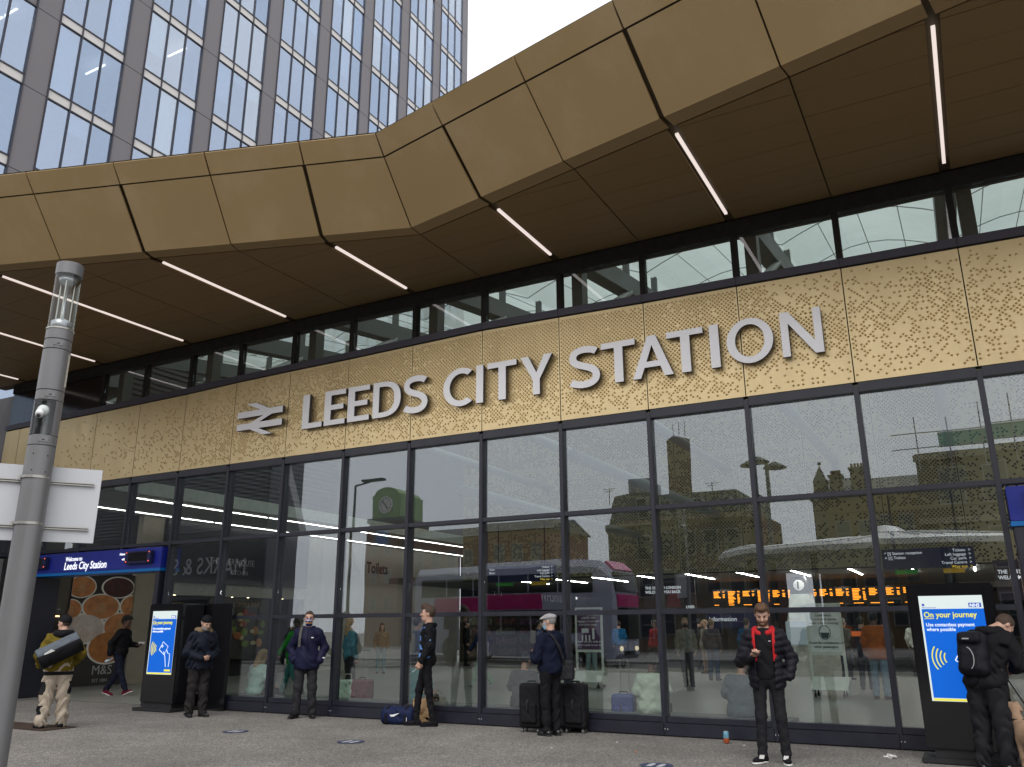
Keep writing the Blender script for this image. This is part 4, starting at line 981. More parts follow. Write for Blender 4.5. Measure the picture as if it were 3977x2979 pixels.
# double-decker bus
BUS = empty('double_decker_bus', (-13.2, -22.0, 0), math.atan2(0.08, 0.997), label='lilac and magenta double decker bus reflected in the glass', cat='bus')
lil = mat('bus_lilac', (0.48, 0.49, 0.60), 0.3, 0, 0.05, 1, coat=0.4); mag = mat('bus_magenta', (0.50, 0.012, 0.16), 0.35, 0, 0.05, 1, coat=0.3); bwin = mat('bus_window', (0.01, 0.012, 0.018), 0.08)
def bus_sec(x, w_, zb, zt): return [(x, -w_, zb), (x, w_, zb), (x, w_, zt-0.3), (x, w_-0.22, zt), (x, -w_+0.22, zt), (x, -w_, zt-0.3)]
secs = [(-10.6, 1.24, 0.35, 4.15), (-10.5, 1.26, 0.3, 4.3), (-1.6, 1.26, 0.28, 4.35), (-0.7, 1.25, 0.28, 4.25), (-0.15, 1.15, 0.3, 3.8), (0.0, 1.02, 0.45, 2.9), (0.02, 1.0, 0.5, 1.0)]
mb = MB(); rings = [bus_sec(*s_) for s_ in secs]; mb.add([p for r in rings for p in r], [(i*6+j, i*6+(j+1) % 6, (i+1)*6+(j+1) % 6, (i+1)*6+j) for i in range(len(rings)-1) for j in range(6)]+[tuple(range(6)), tuple(range(36, 42))])
mb.build('body', lil, BUS)
for sy in (-1, 1):
    for i in range(6):
        x0 = -10.2+1.55*i; y = sy*1.262
        MB().box(x0, x0+1.48, min(y, y+sy*0.012), max(y, y+sy*0.012), 2.95, 3.75).build('upper_window', bwin, BUS)
        if i > 0: MB().box(x0, x0+1.48, min(y, y+sy*0.012), max(y, y+sy*0.012), 1.35, 2.2).build('lower_window', bwin, BUS)
    MB().box(-9.4, -3.3, min(sy*1.262, sy*1.276), max(sy*1.262, sy*1.276), 2.24, 2.9).build('advert_panel', mag, BUS)
    for xw in (-8.2, -2.2):
        w_ = MB().tube([(xw, sy*1.0, 0.5), (xw, sy*1.28, 0.5)], 0.5, 20).build('wheel', blackm, BUS); MB().tube([(xw, sy*1.281, 0.5), (xw, sy*1.3, 0.5)], 0.25, 14).build('hub', silver, w_)
MB().add([(0.03, -0.95, 1.15), (0.03, 0.95, 1.15), (0.05, 1.0, 2.2), (0.05, -1.0, 2.2)], [(0, 1, 2, 3)]).slab([(0.035, -0.95, 1.1), (0.035, 0.95, 1.1), (0.035, 1.0, 2.3), (0.035, -1.0, 2.3)], (0.02, 0, 0)).build('windscreen', bwin, BUS)
MB().slab([(0.0, -1.02, 2.35), (0.0, 1.02, 2.35), (-0.02, 1.02, 2.85), (-0.02, -1.02, 2.85)], (0.07, 0, 0.0)).build('destination_panel', mag, BUS)
MB().slab([(-0.02, -1.05, 2.95), (-0.02, 1.05, 2.95), (-0.17, 1.05, 3.75), (-0.17, -1.05, 3.75)], (0.06, 0, 0.02)).build('upper_windscreen', bwin, BUS)
MB().slab([(-0.2, -0.9, 3.83), (-0.2, 0.9, 3.83), (-0.62, 0.8, 4.2), (-0.62, -0.8, 4.2)], (0.08, 0, 0.06)).build('magenta_crown', mag, BUS)
for sy in (-0.75, 0.75): MB().ball((0.04, sy, 0.72), (0.05, 0.16, 0.1), 10, 6).build('headlight', emat('head_lamp', (1, 0.85, 0.55), 2.0), BUS)
MB().box(0.02, 0.06, -0.5, 0.5, 0.45, 0.62).build('grille', bwin, BUS)

# ------------------------------------------------------------------ people: implicit surfaces meshed with surface nets
F = np.float32
def smin(a, b, k): 
    h = np.clip(0.5+0.5*(b-a)/k, 0, 1); return b*(1-h)+a*h-k*h*(1-h)
def capsule(p, a, b, ra, rb):
    a = np.asarray(a, F); b = np.asarray(b, F); ba = b-a; L = max(float(ba@ba), 1e-9)
    t = np.clip(((p-a)@ba)/L, 0, 1); d = p-a-t[:, None]*ba
    return np.sqrt((d*d).sum(1))-(ra+(rb-ra)*t)
def ellips(p, c, r, M=None):
    q = p-np.asarray(c, F)
    if M is not None: q = q@M
    q = q/np.asarray(r, F); l = np.sqrt((q*q).sum(1)); return (l-1)*min(r)
def rbox(p, c, h, rad, M=None):
    q = p-np.asarray(c, F)
    if M is not None: q = q@M
    q = np.abs(q)-np.asarray(h, F)+rad
    return np.sqrt((np.maximum(q, 0)**2).sum(1))+np.minimum(q.max(1), 0)-rad
def wr(p, amp, fr, seed=0):
    """cloth folds"""
    x, y, z = p[:, 0], p[:, 1], p[:, 2]
    a = np.sin(z*fr+3.1*np.sin(x*fr*0.35+seed)+2.0*np.sin(y*fr*0.4+seed*2))
    b = np.sin(z*fr*0.55+x*fr*0.8+seed*3+1.3*np.sin(y*fr*0.5))
    c = 1-2*np.abs(np.sin(z*fr*0.8+1.9*np.sin(x*fr*0.6+seed*1.7)+1.6*np.cos(y*fr*0.7)))
    return 1.35*amp*(0.6*a+0.45*b+0.95*c*np.clip(b+0.3, 0, 1))
def rotm(yaw=0, pitch=0, roll=0):
    m = Matrix.Rotation(yaw, 3, 'Z') @ Matrix.Rotation(pitch, 3, 'X') @ Matrix.Rotation(roll, 3, 'Y')
    return np.array(m, dtype=F)
def surfnet(f, lo, hi, h):
    lo = np.asarray(lo, F); hi = np.asarray(hi, F); n = np.ceil((hi-lo)/h).astype(int)+1
    gx, gy, gz = np.meshgrid(*[np.arange(k, dtype=F) for k in n], indexing='ij')
    P = np.stack([gx.ravel(), gy.ravel(), gz.ravel()], 1)*h+lo
    V = f(P).reshape(n).astype(F)
    s = V < 0
    c = np.zeros(np.array(n)-1, int)
    for dx in (0, 1):
        for dy in (0, 1):
            for dz in (0, 1): c += s[dx:n[0]-1+dx, dy:n[1]-1+dy, dz:n[2]-1+dz]
    act = (c > 0) & (c < 8)
    idx = -np.ones(act.shape, int); ai = np.argwhere(act); idx[act] = np.arange(len(ai))
    if len(ai) == 0: return [], []
    acc = np.zeros((len(ai), 3), F); cnt = np.zeros(len(ai), F)
    corners = [(dx, dy, dz) for dx in (0, 1) for dy in (0, 1) for dz in (0, 1)]
    for a in corners:
        for ax in range(3):
            if a[ax]: continue
            b = list(a); b[ax] = 1
            va = V[ai[:, 0]+a[0], ai[:, 1]+a[1], ai[:, 2]+a[2]]; vb = V[ai[:, 0]+b[0], ai[:, 1]+b[1], ai[:, 2]+b[2]]
            m = (va < 0) != (vb < 0); t = np.where(m, va/np.where(m, va-vb, 1), 0)
            pt = np.tile(np.array(a, F), (len(ai), 1)); pt[:, ax] += t
            acc[m] += pt[m]; cnt[m] += 1
    verts = (ai+acc/cnt[:, None])*h+lo
    faces = []
    for ax in range(3):
        u, v = (ax+1) % 3, (ax+2) % 3
        sl0 = [slice(None)]*3; sl1 = [slice(None)]*3; sl0[ax] = slice(0, -1); sl1[ax] = slice(1, None)
        a, b = s[tuple(sl0)], s[tuple(sl1)]
        e = np.argwhere(a != b)
        e = e[(e[:, u] > 0) & (e[:, v] > 0) & (e[:, u] < n[u]-1) & (e[:, v] < n[v]-1)]
        if len(e) == 0: continue
        du = np.zeros(3, int); du[u] = 1; dv = np.zeros(3, int); dv[v] = 1
        q = [idx[tuple((e-du-dv).T)], idx[tuple((e-dv).T)], idx[tuple(e.T)], idx[tuple((e-du).T)]]
        q = np.stack(q, 1); flip = a[tuple(e.T)]
        q[~flip] = q[~flip][:, ::-1]
        faces.append(q[(q >= 0).all(1)])
    return verts, np.concatenate(faces)
def sdf_mesh(name, parts, mats, parent=None):
    """parts: list of (f, lo, hi, h[, material index])"""
    V, Fc, MI = [], [], []; o = 0
    for it in parts:
        v, fc = surfnet(*it[:4])
        if len(v) == 0: continue
        V.append(v); Fc.append(fc+o); o += len(v); MI += [it[4] if len(it) > 4 else 0]*len(fc)
    V = np.concatenate(V); Fc = np.concatenate(Fc)
    me = bpy.data.meshes.new(name); me.from_pydata(V.tolist(), [], Fc.tolist())
    for m in (mats if isinstance(mats, (list, tuple)) else [mats]): me.materials.append(m)
    me.polygons.foreach_set('material_index', MI); me.polygons.foreach_set('use_smooth', [True]*len(Fc)); me.update()
    return link(name, me, parent)
def bb(pts, pad):
    a = np.array(pts, F); return a.min(0)-pad, a.max(0)+pad

def cloth(name, c, rough=0.8, var=0.16, **k): return mat('cloth_'+name, c, rough, 0, var, 14, 0.25, 160, spec=0.12, **k)
SKIN = {'a': mat('skin_a', (0.50, 0.30, 0.22), 0.5, 0, 0.08, 25), 'b': mat('skin_b', (0.14, 0.07, 0.045), 0.5, 0, 0.08, 25), 'c': mat('skin_c', (0.42, 0.24, 0.165), 0.5, 0, 0.1, 25)}
HAIR = {'brown': mat('hair_brown', (0.055, 0.030, 0.018), 0.6, 0, 0.4, 90, 0.5, 200), 'black': mat('hair_black', (0.008, 0.007, 0.007), 0.6, 0, 0.4, 90, 0.5, 200), 'fair': mat('hair_fair', (0.30, 0.20, 0.10), 0.6, 0, 0.3, 90, 0.5, 200), 'grey': mat('hair_grey', (0.25, 0.24, 0.23), 0.6, 0, 0.3, 90, 0.5, 200), 'ginger': mat('hair_ginger', (0.10, 0.048, 0.022), 0.6, 0, 0.4, 90, 0.5, 200)}
eye_m = mat('eye_dark', (0.02, 0.014, 0.01), 0.2); lip_m = mat('lip', (0.30, 0.12, 0.10), 0.5)

class Person:
    def __init__(s, loc, head, label, H=1.75, skin='a', group=None, fine=True, **pose):
        s.u = H/1.75; s.fine = fine
        s.o = empty('person', loc, R(head), label=label, cat='person', group=group)
        J = dict(hL=(.092, 0, .92), hR=(-.092, 0, .92), kL=(.10, -.01, .50), kR=(-.10, -.01, .50), aL=(.11, .02, .085), aR=(-.11, .02, .085), fL=12, fR=-12,
                 eL=(.235, .04, 1.15), eR=(-.235, .04, 1.15), wL=(.235, -.05, .905), wR=(-.235, -.05, .905), lean=(0, 0), hy=0, hp=0, hr=0, dz=0.0, sw=0.172, hdx=(0, 0, 0))
        J.update(pose); s.J = J; s.skin = SKIN[skin]
        lx, ly = J['lean']; dz = J['dz']
        def up(p): 
            t = max(0, (p[2]-0.92)/0.55); return (p[0]+lx*t, p[1]+ly*t, p[2]+dz)
        s.up = up
        g = lambda n: tuple(c for c in J[n])
        s.hL, s.hR = (J['hL'][0], J['hL'][1], J['hL'][2]+dz), (J['hR'][0], J['hR'][1], J['hR'][2]+dz)
        s.kL, s.kR, s.aL, s.aR = g('kL'), g('kR'), g('aL'), g('aR')
        s.sL, s.sR = up((J['sw'], .01, 1.375)), up((-J['sw'], .01, 1.375))
        s.eL, s.eR, s.wL, s.wR = g('eL'), g('eR'), g('wL'), g('wR')
        if dz and 'eL' not in pose:
            s.eL, s.eR, s.wL, s.wR = [(p[0], p[1], p[2]+dz) for p in (s.eL, s.eR, s.wL, s.wR)]
        s.nb = up((0, .015, 1.46)); hc = up((0, -.01, 1.625)); s.hc = tuple(a+b for a, b in zip(hc, J['hdx']))
        s.HM = rotm(R(J['hy']), R(J['hp']), R(J['hr']))
        s.res = 0.0105 if fine else 0.022
        s.scale_parts = []
    def hl(s, p): return (p-np.asarray(s.hc, F))@s.HM          # to head frame
    def hw(s, q): return tuple(np.asarray(s.hc, F)+s.HM@np.asarray(q, F))
    def torso(s, p, g, k=0.06):
        u = s.up
        d = ellips(p, u((0, 0, 1.27)), (.158+g, .108+g, .19+g*0.5))
        d = smin(d, ellips(p, u((0, .0, 1.07)), (.142+g, .100+g, .17)), k)
        d = smin(d, ellips(p, u((0, .008, .94)), (.155+g, .115+g, .13+1.5*min(g, 0))), k)
        nbl = u((0, .012, 1.435))
        d = smin(d, capsule(p, nbl, s.sL, .058+g*0.35, .058+g*0.55), k); d = smin(d, capsule(p, nbl, s.sR, .058+g*0.35, .058+g*0.55), k)
        return smin(d, capsule(p, u((0, .01, 1.38)), s.nb, .09+g*0.5, .055+g*0.3), .05)
    def arm(s, p, side, g, cuff=1.0):
        S_, E_, W_ = (s.sL, s.eL, s.wL) if side == 'L' else (s.sR, s.eR, s.wR)
        W2 = tuple(E_[i]+(W_[i]-E_[i])*cuff for i in range(3))
        g = g*0.62
        return smin(capsule(p, S_, E_, .055+g, .046+g), capsule(p, E_, W2, .046+g, .034+g*1.1), .03)
    def legs(s, p, g, ga, k=0.05, cut=1.0):
        d = None
        for h_, kn, a in ((s.hL, s.kL, s.aL), (s.hR, s.kR, s.aR)):
            a2 = tuple(kn[i]+(a[i]-kn[i])*cut for i in range(3))
            e = smin(capsule(p, h_, kn, .083+g, .056+g), capsule(p, kn, a2, .056+g, .040+ga), .04)
            d = e if d is None else smin(d, e, 0.03)
        hip = ellips(p, s.up((0, .012, .93)), (.155+g, .112+g, .12)); return smin(d, hip, k)
    def all_pts(s): return [s.hL, s.hR, s.kL, s.kR, s.aL, s.aR, s.sL, s.sR, s.eL, s.eR, s.wL, s.wR, s.nb, s.up((0.2, 0.2, 1.0)), s.up((-0.2, -0.2, 1.0))]
    def skull(s, q): 
        d = smin(ellips(q, (0, .014, .03), (.077, .096, .094)), ellips(q, (0, -.028, -.03), (.060, .068, .088)), .03)
        d = smin(d, ellips(q, (0, -.045, -.088), (.042, .042, .030)), .03); return d
    def headf(s, p):
        q = s.hl(p); d = s.skull(q)
        d = smin(d, capsule(q, (-.034, -.082, .026), (.034, -.082, .026), .012, .012), .02)
        for sx in (-1, 1):
            d = -smin(-d, ellips(q, (sx*.031, -.104, .006), (.017, .016, .012)), .012)
            d = smin(d, ellips(q, (sx*.040, -.066, -.026), (.022, .022, .020)), .02)
            d = smin(d, ellips(q, (sx*.078, .014, -.005), (.010, .020, .031)), .008)
        d = smin(d, capsule(q, (0, -.094, .014), (0, -.114, -.024), .008, .013), .012)
        d = smin(d, capsule(q, (-.018, -.091, -.062), (.018, -.091, -.062), .008, .008), .008)
        d = smin(d, capsule(q, (-.014, -.092, -.075), (.014, -.092, -.075), .007, .007), .006)
        n_ = capsule(p, s.hw((0, .022, -.06)), s.nb, .054, .062)
        return smin(d, n_, .025)
    def head_box(s, pad=0.15): 
        a, b = bb([s.hc, s.nb], pad); return a, b
    def hand(s, side, curl=0.5, pinch=False, palm=None):
        W_, E_ = (s.wL, s.eL) if side == 'L' else (s.wR, s.eR)
        d = Vector(W_)-Vector(E_); d.normalize()
        pn = Vector(palm) if palm else Vector((-1 if side == 'L' else 1, 0, 0))
        pn = (pn-d*pn.dot(d)).normalized()           # palm faces this way
        sd = d.cross(pn) if side == 'L' else pn.cross(d)   # towards the thumb
        W_ = Vector(W_)
        ch = []
        L = [.070, .078, .073, .058]
        for i in range(4):
            off = sd*(.030-.020*i)
            k0 = W_+d*.012+off*0.55; k1 = W_+d*(.092-.004*abs(i-1))+off
            ch.append((k0, k1, .0135, .0115))
            p_ = k1; ang = 0.25; 
            for j in range(3):
                ang += curl*(0.75 if j == 0 else 0.95)
                seg = L[i]*(.48, .30, .24)[j]
                dv = d*math.cos(ang)+pn*math.sin(ang)
                ch.append((p_, p_+dv*seg, .0098-.0012*j, .0090-.0014*j)); p_ = p_+dv*seg
        t0 = W_+d*.022+sd*.026; t1 = t0+(d*.55+sd*.62+pn*.38).normalized()*.044; t2 = t1+(d*.8+sd*.12+pn*(.45+0.35*curl)).normalized()*.034; t3 = t2+(d*.85-sd*.1*curl+pn*.5*curl).normalized()*.024
        ch += [(t0, t1, .0155, .0115), (t1, t2, .0110, .0098), (t2, t3, .0098, .0080)]
        ch.append((W_-d*.05, W_+d*.03, .024, .022))
        def f(p):
            o = None
            for a, b, ra, rb in ch:
                e = capsule(p, tuple(a), tuple(b), ra, rb); o = e if o is None else smin(o, e, .006)
            return o
        lo, hi = bb([tuple(c[0]) for c in ch]+[tuple(c[1]) for c in ch], .025)
        return (f, lo, hi, .0052 if s.fine else .011), W_+d*.085+pn*.03, d, pn, sd
    def body(s, hands=(), legs_bare=False):
        parts = [(s.headf, *s.head_box(), .0062 if s.fine else .011)]
        lo, hi = bb(s.all_pts(), .15)
        def core(p):
            d = smin(s.torso(p, -.035), s.legs(p, -.026, -.014), .05)
            return smin(smin(d, s.arm(p, 'L', -.012, .9), .04), s.arm(p, 'R', -.012, .9), .04)
        parts.append((core, lo, hi, .024))
        for h_ in hands: parts.append(h_[0])
        s.b = sdf_mesh('body', parts, s.skin, s.o)
        for sx in (-1, 1):
            MB().ball((0, 0, 0), .0095, 8, 5).build('eye', eye_m, s.o, smooth=True, loc=s.hw((sx*.031, -.087, .006)))
        if s.fine:
            MB().tube([s.hw((-.019, -.0985, -.068)), s.hw((0, -.101, -.067)), s.hw((.019, -.0985, -.068))], .0035, 6).build('mouth', lip_m, s.o)
        return s
    def brows(s, m):
        for sx in (-1, 1): MB().tube([s.hw((sx*.016, -.097, .024)), s.hw((sx*.034, -.094, .030)), s.hw((sx*.05, -.080, .025))], .0045, 6).build('eyebrow', m, s.o)
        return s
    def hair(s, m, style='short', thick=.012, top=0.0, beard=False, zmax=None):
        def f(p):
            q = s.hl(p); d = s.skull(q)-thick
            if top: d = smin(d, ellips(q, (0, -.045, .105), (.062, .075, .030+top)), .03)
            if style == 'curly': d = smin(d, ellips(q, (0, -.01, .09), (.085, .10, .06)), .03)+.010*np.sin(q[:, 0]*120)*np.sin(q[:, 1]*115+1)*np.sin(q[:, 2]*125)
            elif style != 'plain': d = d+.0022*np.sin(q[:, 0]*230+q[:, 1]*60)*np.sin(q[:, 1]*90+3*q[:, 2]*60)
            # hairline: keep the face, the ears and the nape free
            line = np.where(q[:, 1] < -.035, .070-.05*np.clip(np.abs(q[:, 0])-.05, 0, 1)*6, np.where(q[:, 1] < .035, .012+(-.4)*(q[:, 1]), -.055))
            d = np.maximum(d, line-q[:, 2])
            if zmax is not None: d = np.maximum(d, q[:, 2]-zmax)
            return np.maximum(d, q[:, 1]-.2)
        parts = [(f, *s.head_box(.17), .0066 if s.fine else .011)]
        if style == 'long':
            def g(p):
                q = s.hl(p); d = capsule(q, (0, .06, .02), (0, .085, -.22), .085, .075)
                d = smin(d, capsule(q, (.065, .0, -.02), (.08, .02, -.22), .03, .035), .03); d = smin(d, capsule(q, (-.065, .0, -.02), (-.08, .02, -.22), .03, .035), .03)
                return d+.004*np.sin(q[:, 0]*200)
            parts.append((g, *bb([s.hc, s.hw((0, .1, -.3))], .2), .009 if s.fine else .014))
        sdf_mesh('hair', parts, m, s.o)
        if beard:
            def b(p):
                q = s.hl(p); d = s.skull(q)-.0065
                d = np.maximum(d, q[:, 2]+.043); d = np.maximum(d, q[:, 1]-.012)
                m_ = ellips(q, (0, -.105, -.068), (.022, .03, .011)); return np.maximum(d, -m_)
            sdf_mesh('beard', [(b, *s.head_box(), .006)], m, s.o)
        return s
    def headwear(s, name, f, m, h=.0075): 
        sdf_mesh(name, [(lambda p: f(s.hl(p)), *s.head_box(.2), h)], m, s.o); return s
    def mask(s, mats):
        for i, (z0, z1, m) in enumerate(mats):
            def f(p, z0=z0, z1=z1):
                q = s.hl(p); d = smin(s.skull(q)-.006, capsule(q, (0, -.09, .0), (0, -.105, -.05), .016, .016), .03)
                d = np.maximum(d, -(s.skull(q)-.001)*1.0); d = np.maximum(d, np.maximum(z0-q[:, 2], q[:, 2]-z1)); return np.maximum(d, q[:, 1]+.035)
            sdf_mesh('face_mask', [(f, *s.head_box(), .0048)], m, s.o)
        return s
    def garment(s, name, f, m, h=None, pad=.17, extra=()):
        lo, hi = bb(s.all_pts()+list(extra), pad); 
        return sdf_mesh(name, [(f, lo, hi, h or s.res)], m, s.o)
    def top(s, m, g=.02, hem=.86, sleeve=.93, fold=.004, fr=38, neck=1.47, open_=None, puff=0.0, name='jacket', flare=0.0, seed=0, cut=None):
        def f(p):
            d = s.torso(p, g)
            zz = p[:, 2]-s.J['dz']
            if hem < .84: d = smin(d, capsule(p, s.up((0, .01, .95)), s.up((0, .01, hem)), .150+g*0.6+flare, .150+g*0.6+flare)+0.0, .05) if False else smin(d, ellips(p, s.up((0, .008, .90)), (.165+g+flare, .125+g+flare, .26)), .04)
            d = np.maximum(d, hem+s.J['dz']-p[:, 2]); d = np.maximum(d, p[:, 2]-(neck+s.J['dz']))
            if open_ is not None:
                w0, w1 = open_
                ww = w0+(w1-w0)*np.clip((zz-hem)/(1.45-hem), 0, 1); x0 = p[:, 0]-s.J['lean'][0]*np.clip((zz-.92)/.55, 0, 1)
                d = np.maximum(d, -np.maximum(np.abs(x0)-ww, p[:, 1]-s.J['lean'][1]*np.clip((zz-.92)/.55, 0, 1)+.02))
            d = smin(d, s.arm(p, 'L', g*0.95, sleeve), .025); d = smin(d, s.arm(p, 'R', g*0.95, sleeve), .025)
            if cut is not None: d = np.maximum(d, cut(p))
            if puff: d = d-puff*np.abs(np.sin((zz*1.0-0.22*np.abs(p[:, 0]))*math.pi/.076))+puff*0.5
            return d+wr(p, fold, fr, seed)
        return s.garment(name, f, m)
    def trousers(s, m, g=.012, ga=.02, fold=.004, fr=42, waist=1.0, cut=.97, name='trousers', seed=1):
        def f(p):
            d = s.legs(p, g, ga, cut=cut); d = np.maximum(d, p[:, 2]-(waist+s.J['dz']))
            low = np.clip((.55-p[:, 2])/.4, 0.25, 1.0)
            return d+wr(p, fold, fr, seed)*(0.6+low)
        return s.garment(name, f, m)
    def shoes(s, m, sole=None, hgt=.0, L=.27):
        for side in ('L', 'R'):
            a = s.aL if side == 'L' else s.aR; yw = R(s.J['f'+side]); fz = a[2]-.085
            pit = s.J.get('p'+side, 0)
            M = rotm(yw, R(pit)); c = np.array((a[0], a[1], fz), F)
            def loc(p): return (p-c)@M
            def up_(p):
                q = loc(p); d = smin(ellips(q, (0, -.085, .038), (.043, .105, .036)), capsule(q, (0, .03, .045), (0, .005, .085+hgt), .043, .047), .03)
                d = smin(d, ellips(q, (0, .035, .04), (.038, .045, .045)), .02); return np.maximum(d, .016-q[:, 2])
            def so(p):
                q = loc(p); d = smin(ellips(q, (0, -.09, .014), (.048, .105, .05)), ellips(q, (0, .03, .014), (.041, .052, .05)), .03); return np.maximum(np.maximum(d, q[:, 2]-.022), -q[:, 2]+.0015)
            lo, hi = bb([c, tuple(np.array(c)+np.array([0.0, 0.0, .15], F))], .24)
            o = sdf_mesh('shoe', [(up_, lo, hi, .0085 if s.fine else .013)], m, s.o)
            if sole is not None: sdf_mesh('sole', [(so, lo, hi, .0085 if s.fine else .012)], sole, o)
        return s
    def ring(s, name, m, r=.034, z=1.485, rx=.085, ry=.085, a0=-60, a1=240, yoff=.0, drop=.03):
        """collar or lowered hood round the neck"""
        pts = []
        for i in range(13):
            a = R(a0+(a1-a0)*i/12); pts.append(s.up((rx*math.cos(a), yoff+ry*math.sin(a), z-drop*max(0, -math.sin(a)))))
        def f(p):
            o = None
            for a, b in zip(pts[:-1], pts[1:]):
                e = capsule(p, a, b, r, r); o = e if o is None else smin(o, e, .012)
            return o+wr(p, .003, 60)
        lo, hi = bb(pts, r+.03); return sdf_mesh(name, [(f, lo, hi, .011)], m, s.o)
    def finish(s):
        s.o.scale = (s.u, s.u, s.u); return s.o
def beanie(q): return np.maximum(np.minimum(ellips(q, (0, .014, .045), (.089, .108, .102)), 9), .022-.25*q[:, 1]-q[:, 2])+.0012*np.sin(np.arctan2(q[:, 0], q[:, 1])*40)
def strap(name, pts, w, m, parent, th=.006):
    """flat ribbon with its width across the run of points (p, normal)"""
    mb = MB(); vs_ = []
    for i, (p, n_) in enumerate(pts):
        a = Vector(pts[max(i-1, 0)][0]); b = Vector(pts[min(i+1, len(pts)-1)][0]); d = (b-a).normalized(); n_ = Vector(n_).normalized(); c = d.cross(n_).normalized()
        for sx, t in ((-1, 0), (1, 0), (1, 1), (-1, 1)): vs_.append(Vector(p)+c*(sx*w/2)+n_*(th*t))
    k = len(pts); fs = [(i*4+j, i*4+(j+1) % 4, (i+1)*4+(j+1) % 4, (i+1)*4+j) for i in range(k-1) for j in range(4)]+[(0, 1, 2, 3), tuple(range(4*k-4, 4*k))]
    return mb.add(vs_, fs).build(name, m, parent, smooth=False)

# ------------------------------------------------------------------ people on the forecourt
blk = cloth('black', (0.010, 0.010, 0.012)); charcoal = cloth('charcoal', (0.026, 0.026, 0.030)); jean_blk = cloth('black_denim', (0.017, 0.017, 0.020))
navyc = cloth('navy_shell', (0.011, 0.012, 0.036), 0.5); navyk = cloth('navy_knit', (0.008, 0.011, 0.026), 0.9); puffm = cloth('black_puffer', (0.011, 0.011, 0.016), 0.42)
red = cloth('red_lining', (0.42, 0.018, 0.022), 0.55); olive = cloth('mustard', (0.135, 0.098, 0.012)); tanc = cloth('work_tan', (0.40, 0.34, 0.27)); leather = mat('black_leather', (0.010, 0.010, 0.011), 0.35)
rubw = mat('white_rubber', (0.65, 0.64, 0.62), 0.6); maroon = cloth('maroon', (0.13, 0.012, 0.025)); indigo = cloth('indigo', (0.012, 0.014, 0.028)); greyc = cloth('mid_grey', (0.36, 0.35, 0.36), var=0.25)
phone_m = mat('phone_black', (0.01, 0.01, 0.012), 0.15)

# man with phone and red-lined puffer jacket
p = Person((-2.29, -1.87, 0), 6, 'bearded man in black puffer jacket with red lining looking down at his phone', 1.76,
           eR=(-.285, -.02, 1.10), wR=(-.135, -.235, 1.165), eL=(.285, .05, 1.13), wL=(.245, -.03, .93), hp=24, hy=4, kL=(.115, -.015, .50), kR=(-.105, -.02, .50), aL=(.135, .02, .085), aR=(-.125, .0, .085), fL=10, fR=-28)
hR = p.hand('R', .95, palm=(.3, 0, 1)); p.body([hR]); p.brows(HAIR['ginger']); p.hair(HAIR['ginger'], top=.012, beard=True)
p.top(blk, .006, .90, .3, .003, name='t_shirt', neck=1.475)
p.trousers(jean_blk, .004, .014, .003, 55)
p.top(red, .034, .80, .8, .0, neck=1.47, open_=(.086, .098), name='jacket_lining', cut=lambda z: np.maximum(1.10-z[:, 2], np.abs(z[:, 0])-.135))
p.top(puffm, .040, .80, .95, .003, neck=1.46, open_=(.088, .138), puff=.010)
p.ring('hood', red, .034, 1.462, .100, .085, -62, 242, .012, .055); p.ring('hood_shell', puffm, .042, 1.455, .112, .098, 5, 175, .03, .0)
ph = MB().box(-.036, .036, -.075, .075, -.005, .005).build('phone', phone_m, p.o, bevel=.004); ph.matrix_local = Matrix.Translation((-.06, -.325, 1.195)) @ Matrix.Rotation(R(60), 4, 'Z') @ Matrix.Rotation(R(22), 4, 'X')
p.shoes(blk, rubw); 
for a in (p.aL, p.aR):
    mb = MB()
    for i in range(4): mb.box(a[0]-.026, a[0]+.026, a[1]-.062-.022*i, a[1]-.052-.022*i, .082-.007*i, .092-.007*i)
    mb.build('laces', rubw, p.o)
MB().box(.06, .085, -.128, -.124, 1.325, 1.332).build('shirt_logo', white, p.o)
p.finish()

# man in profile smoking
p = Person((-8.02, -.52, 0), -58, 'man in black hooded jacket and blue striped shirt holding a cigarette, in profile', 1.86,
           eL=(.225, .055, 1.15), wL=(.225, -.075, .925), eR=(-.23, .03, 1.15), wR=(-.22, -.06, .92), kL=(.085, .05, .49), aL=(.085, .12, .085), kR=(-.085, -.10, .51), aR=(-.09, -.14, .085), hy=-6, hp=-2, lean=(0, .015), fL=8, fR=-8)
hL = p.hand('L', .9, palm=(-.6, -.1, 0)); hR2 = p.hand('R', .8); p.body([hL, hR2]); p.brows(HAIR['brown']); p.hair(HAIR['brown'], top=.03, thick=.009)
stripe = [cloth('sky_stripe', (0.13, 0.29, 0.62)), cloth('navy_stripe', (0.008, 0.010, 0.02))]
o = p.top(stripe[0], .010, .88, .3, .003, name='striped_shirt', neck=1.475); o.data.materials.append(stripe[1])
zc = np.array([v.co.z for v in o.data.vertices]); mi = [1 if (zc[list(pl.vertices)].mean() % .13) < .055 else 0 for pl in o.data.polygons]; o.data.polygons.foreach_set('material_index', mi)
p.trousers(blk, .0, .006, .003, 55); p.top(blk, .026, .86, .95, .005, open_=(.125, .115), fr=30); p.ring('hood', blk, .036, 1.455, .09, .085, -50, 230, .015, .03)
MB().tube([hL[1]+Vector((0, -.02, -.035)), hL[1]+Vector((.0, -.075, -.075))], .004, 6).build('cigarette', rubw, p.o)
p.shoes(blk, blk); p.finish()

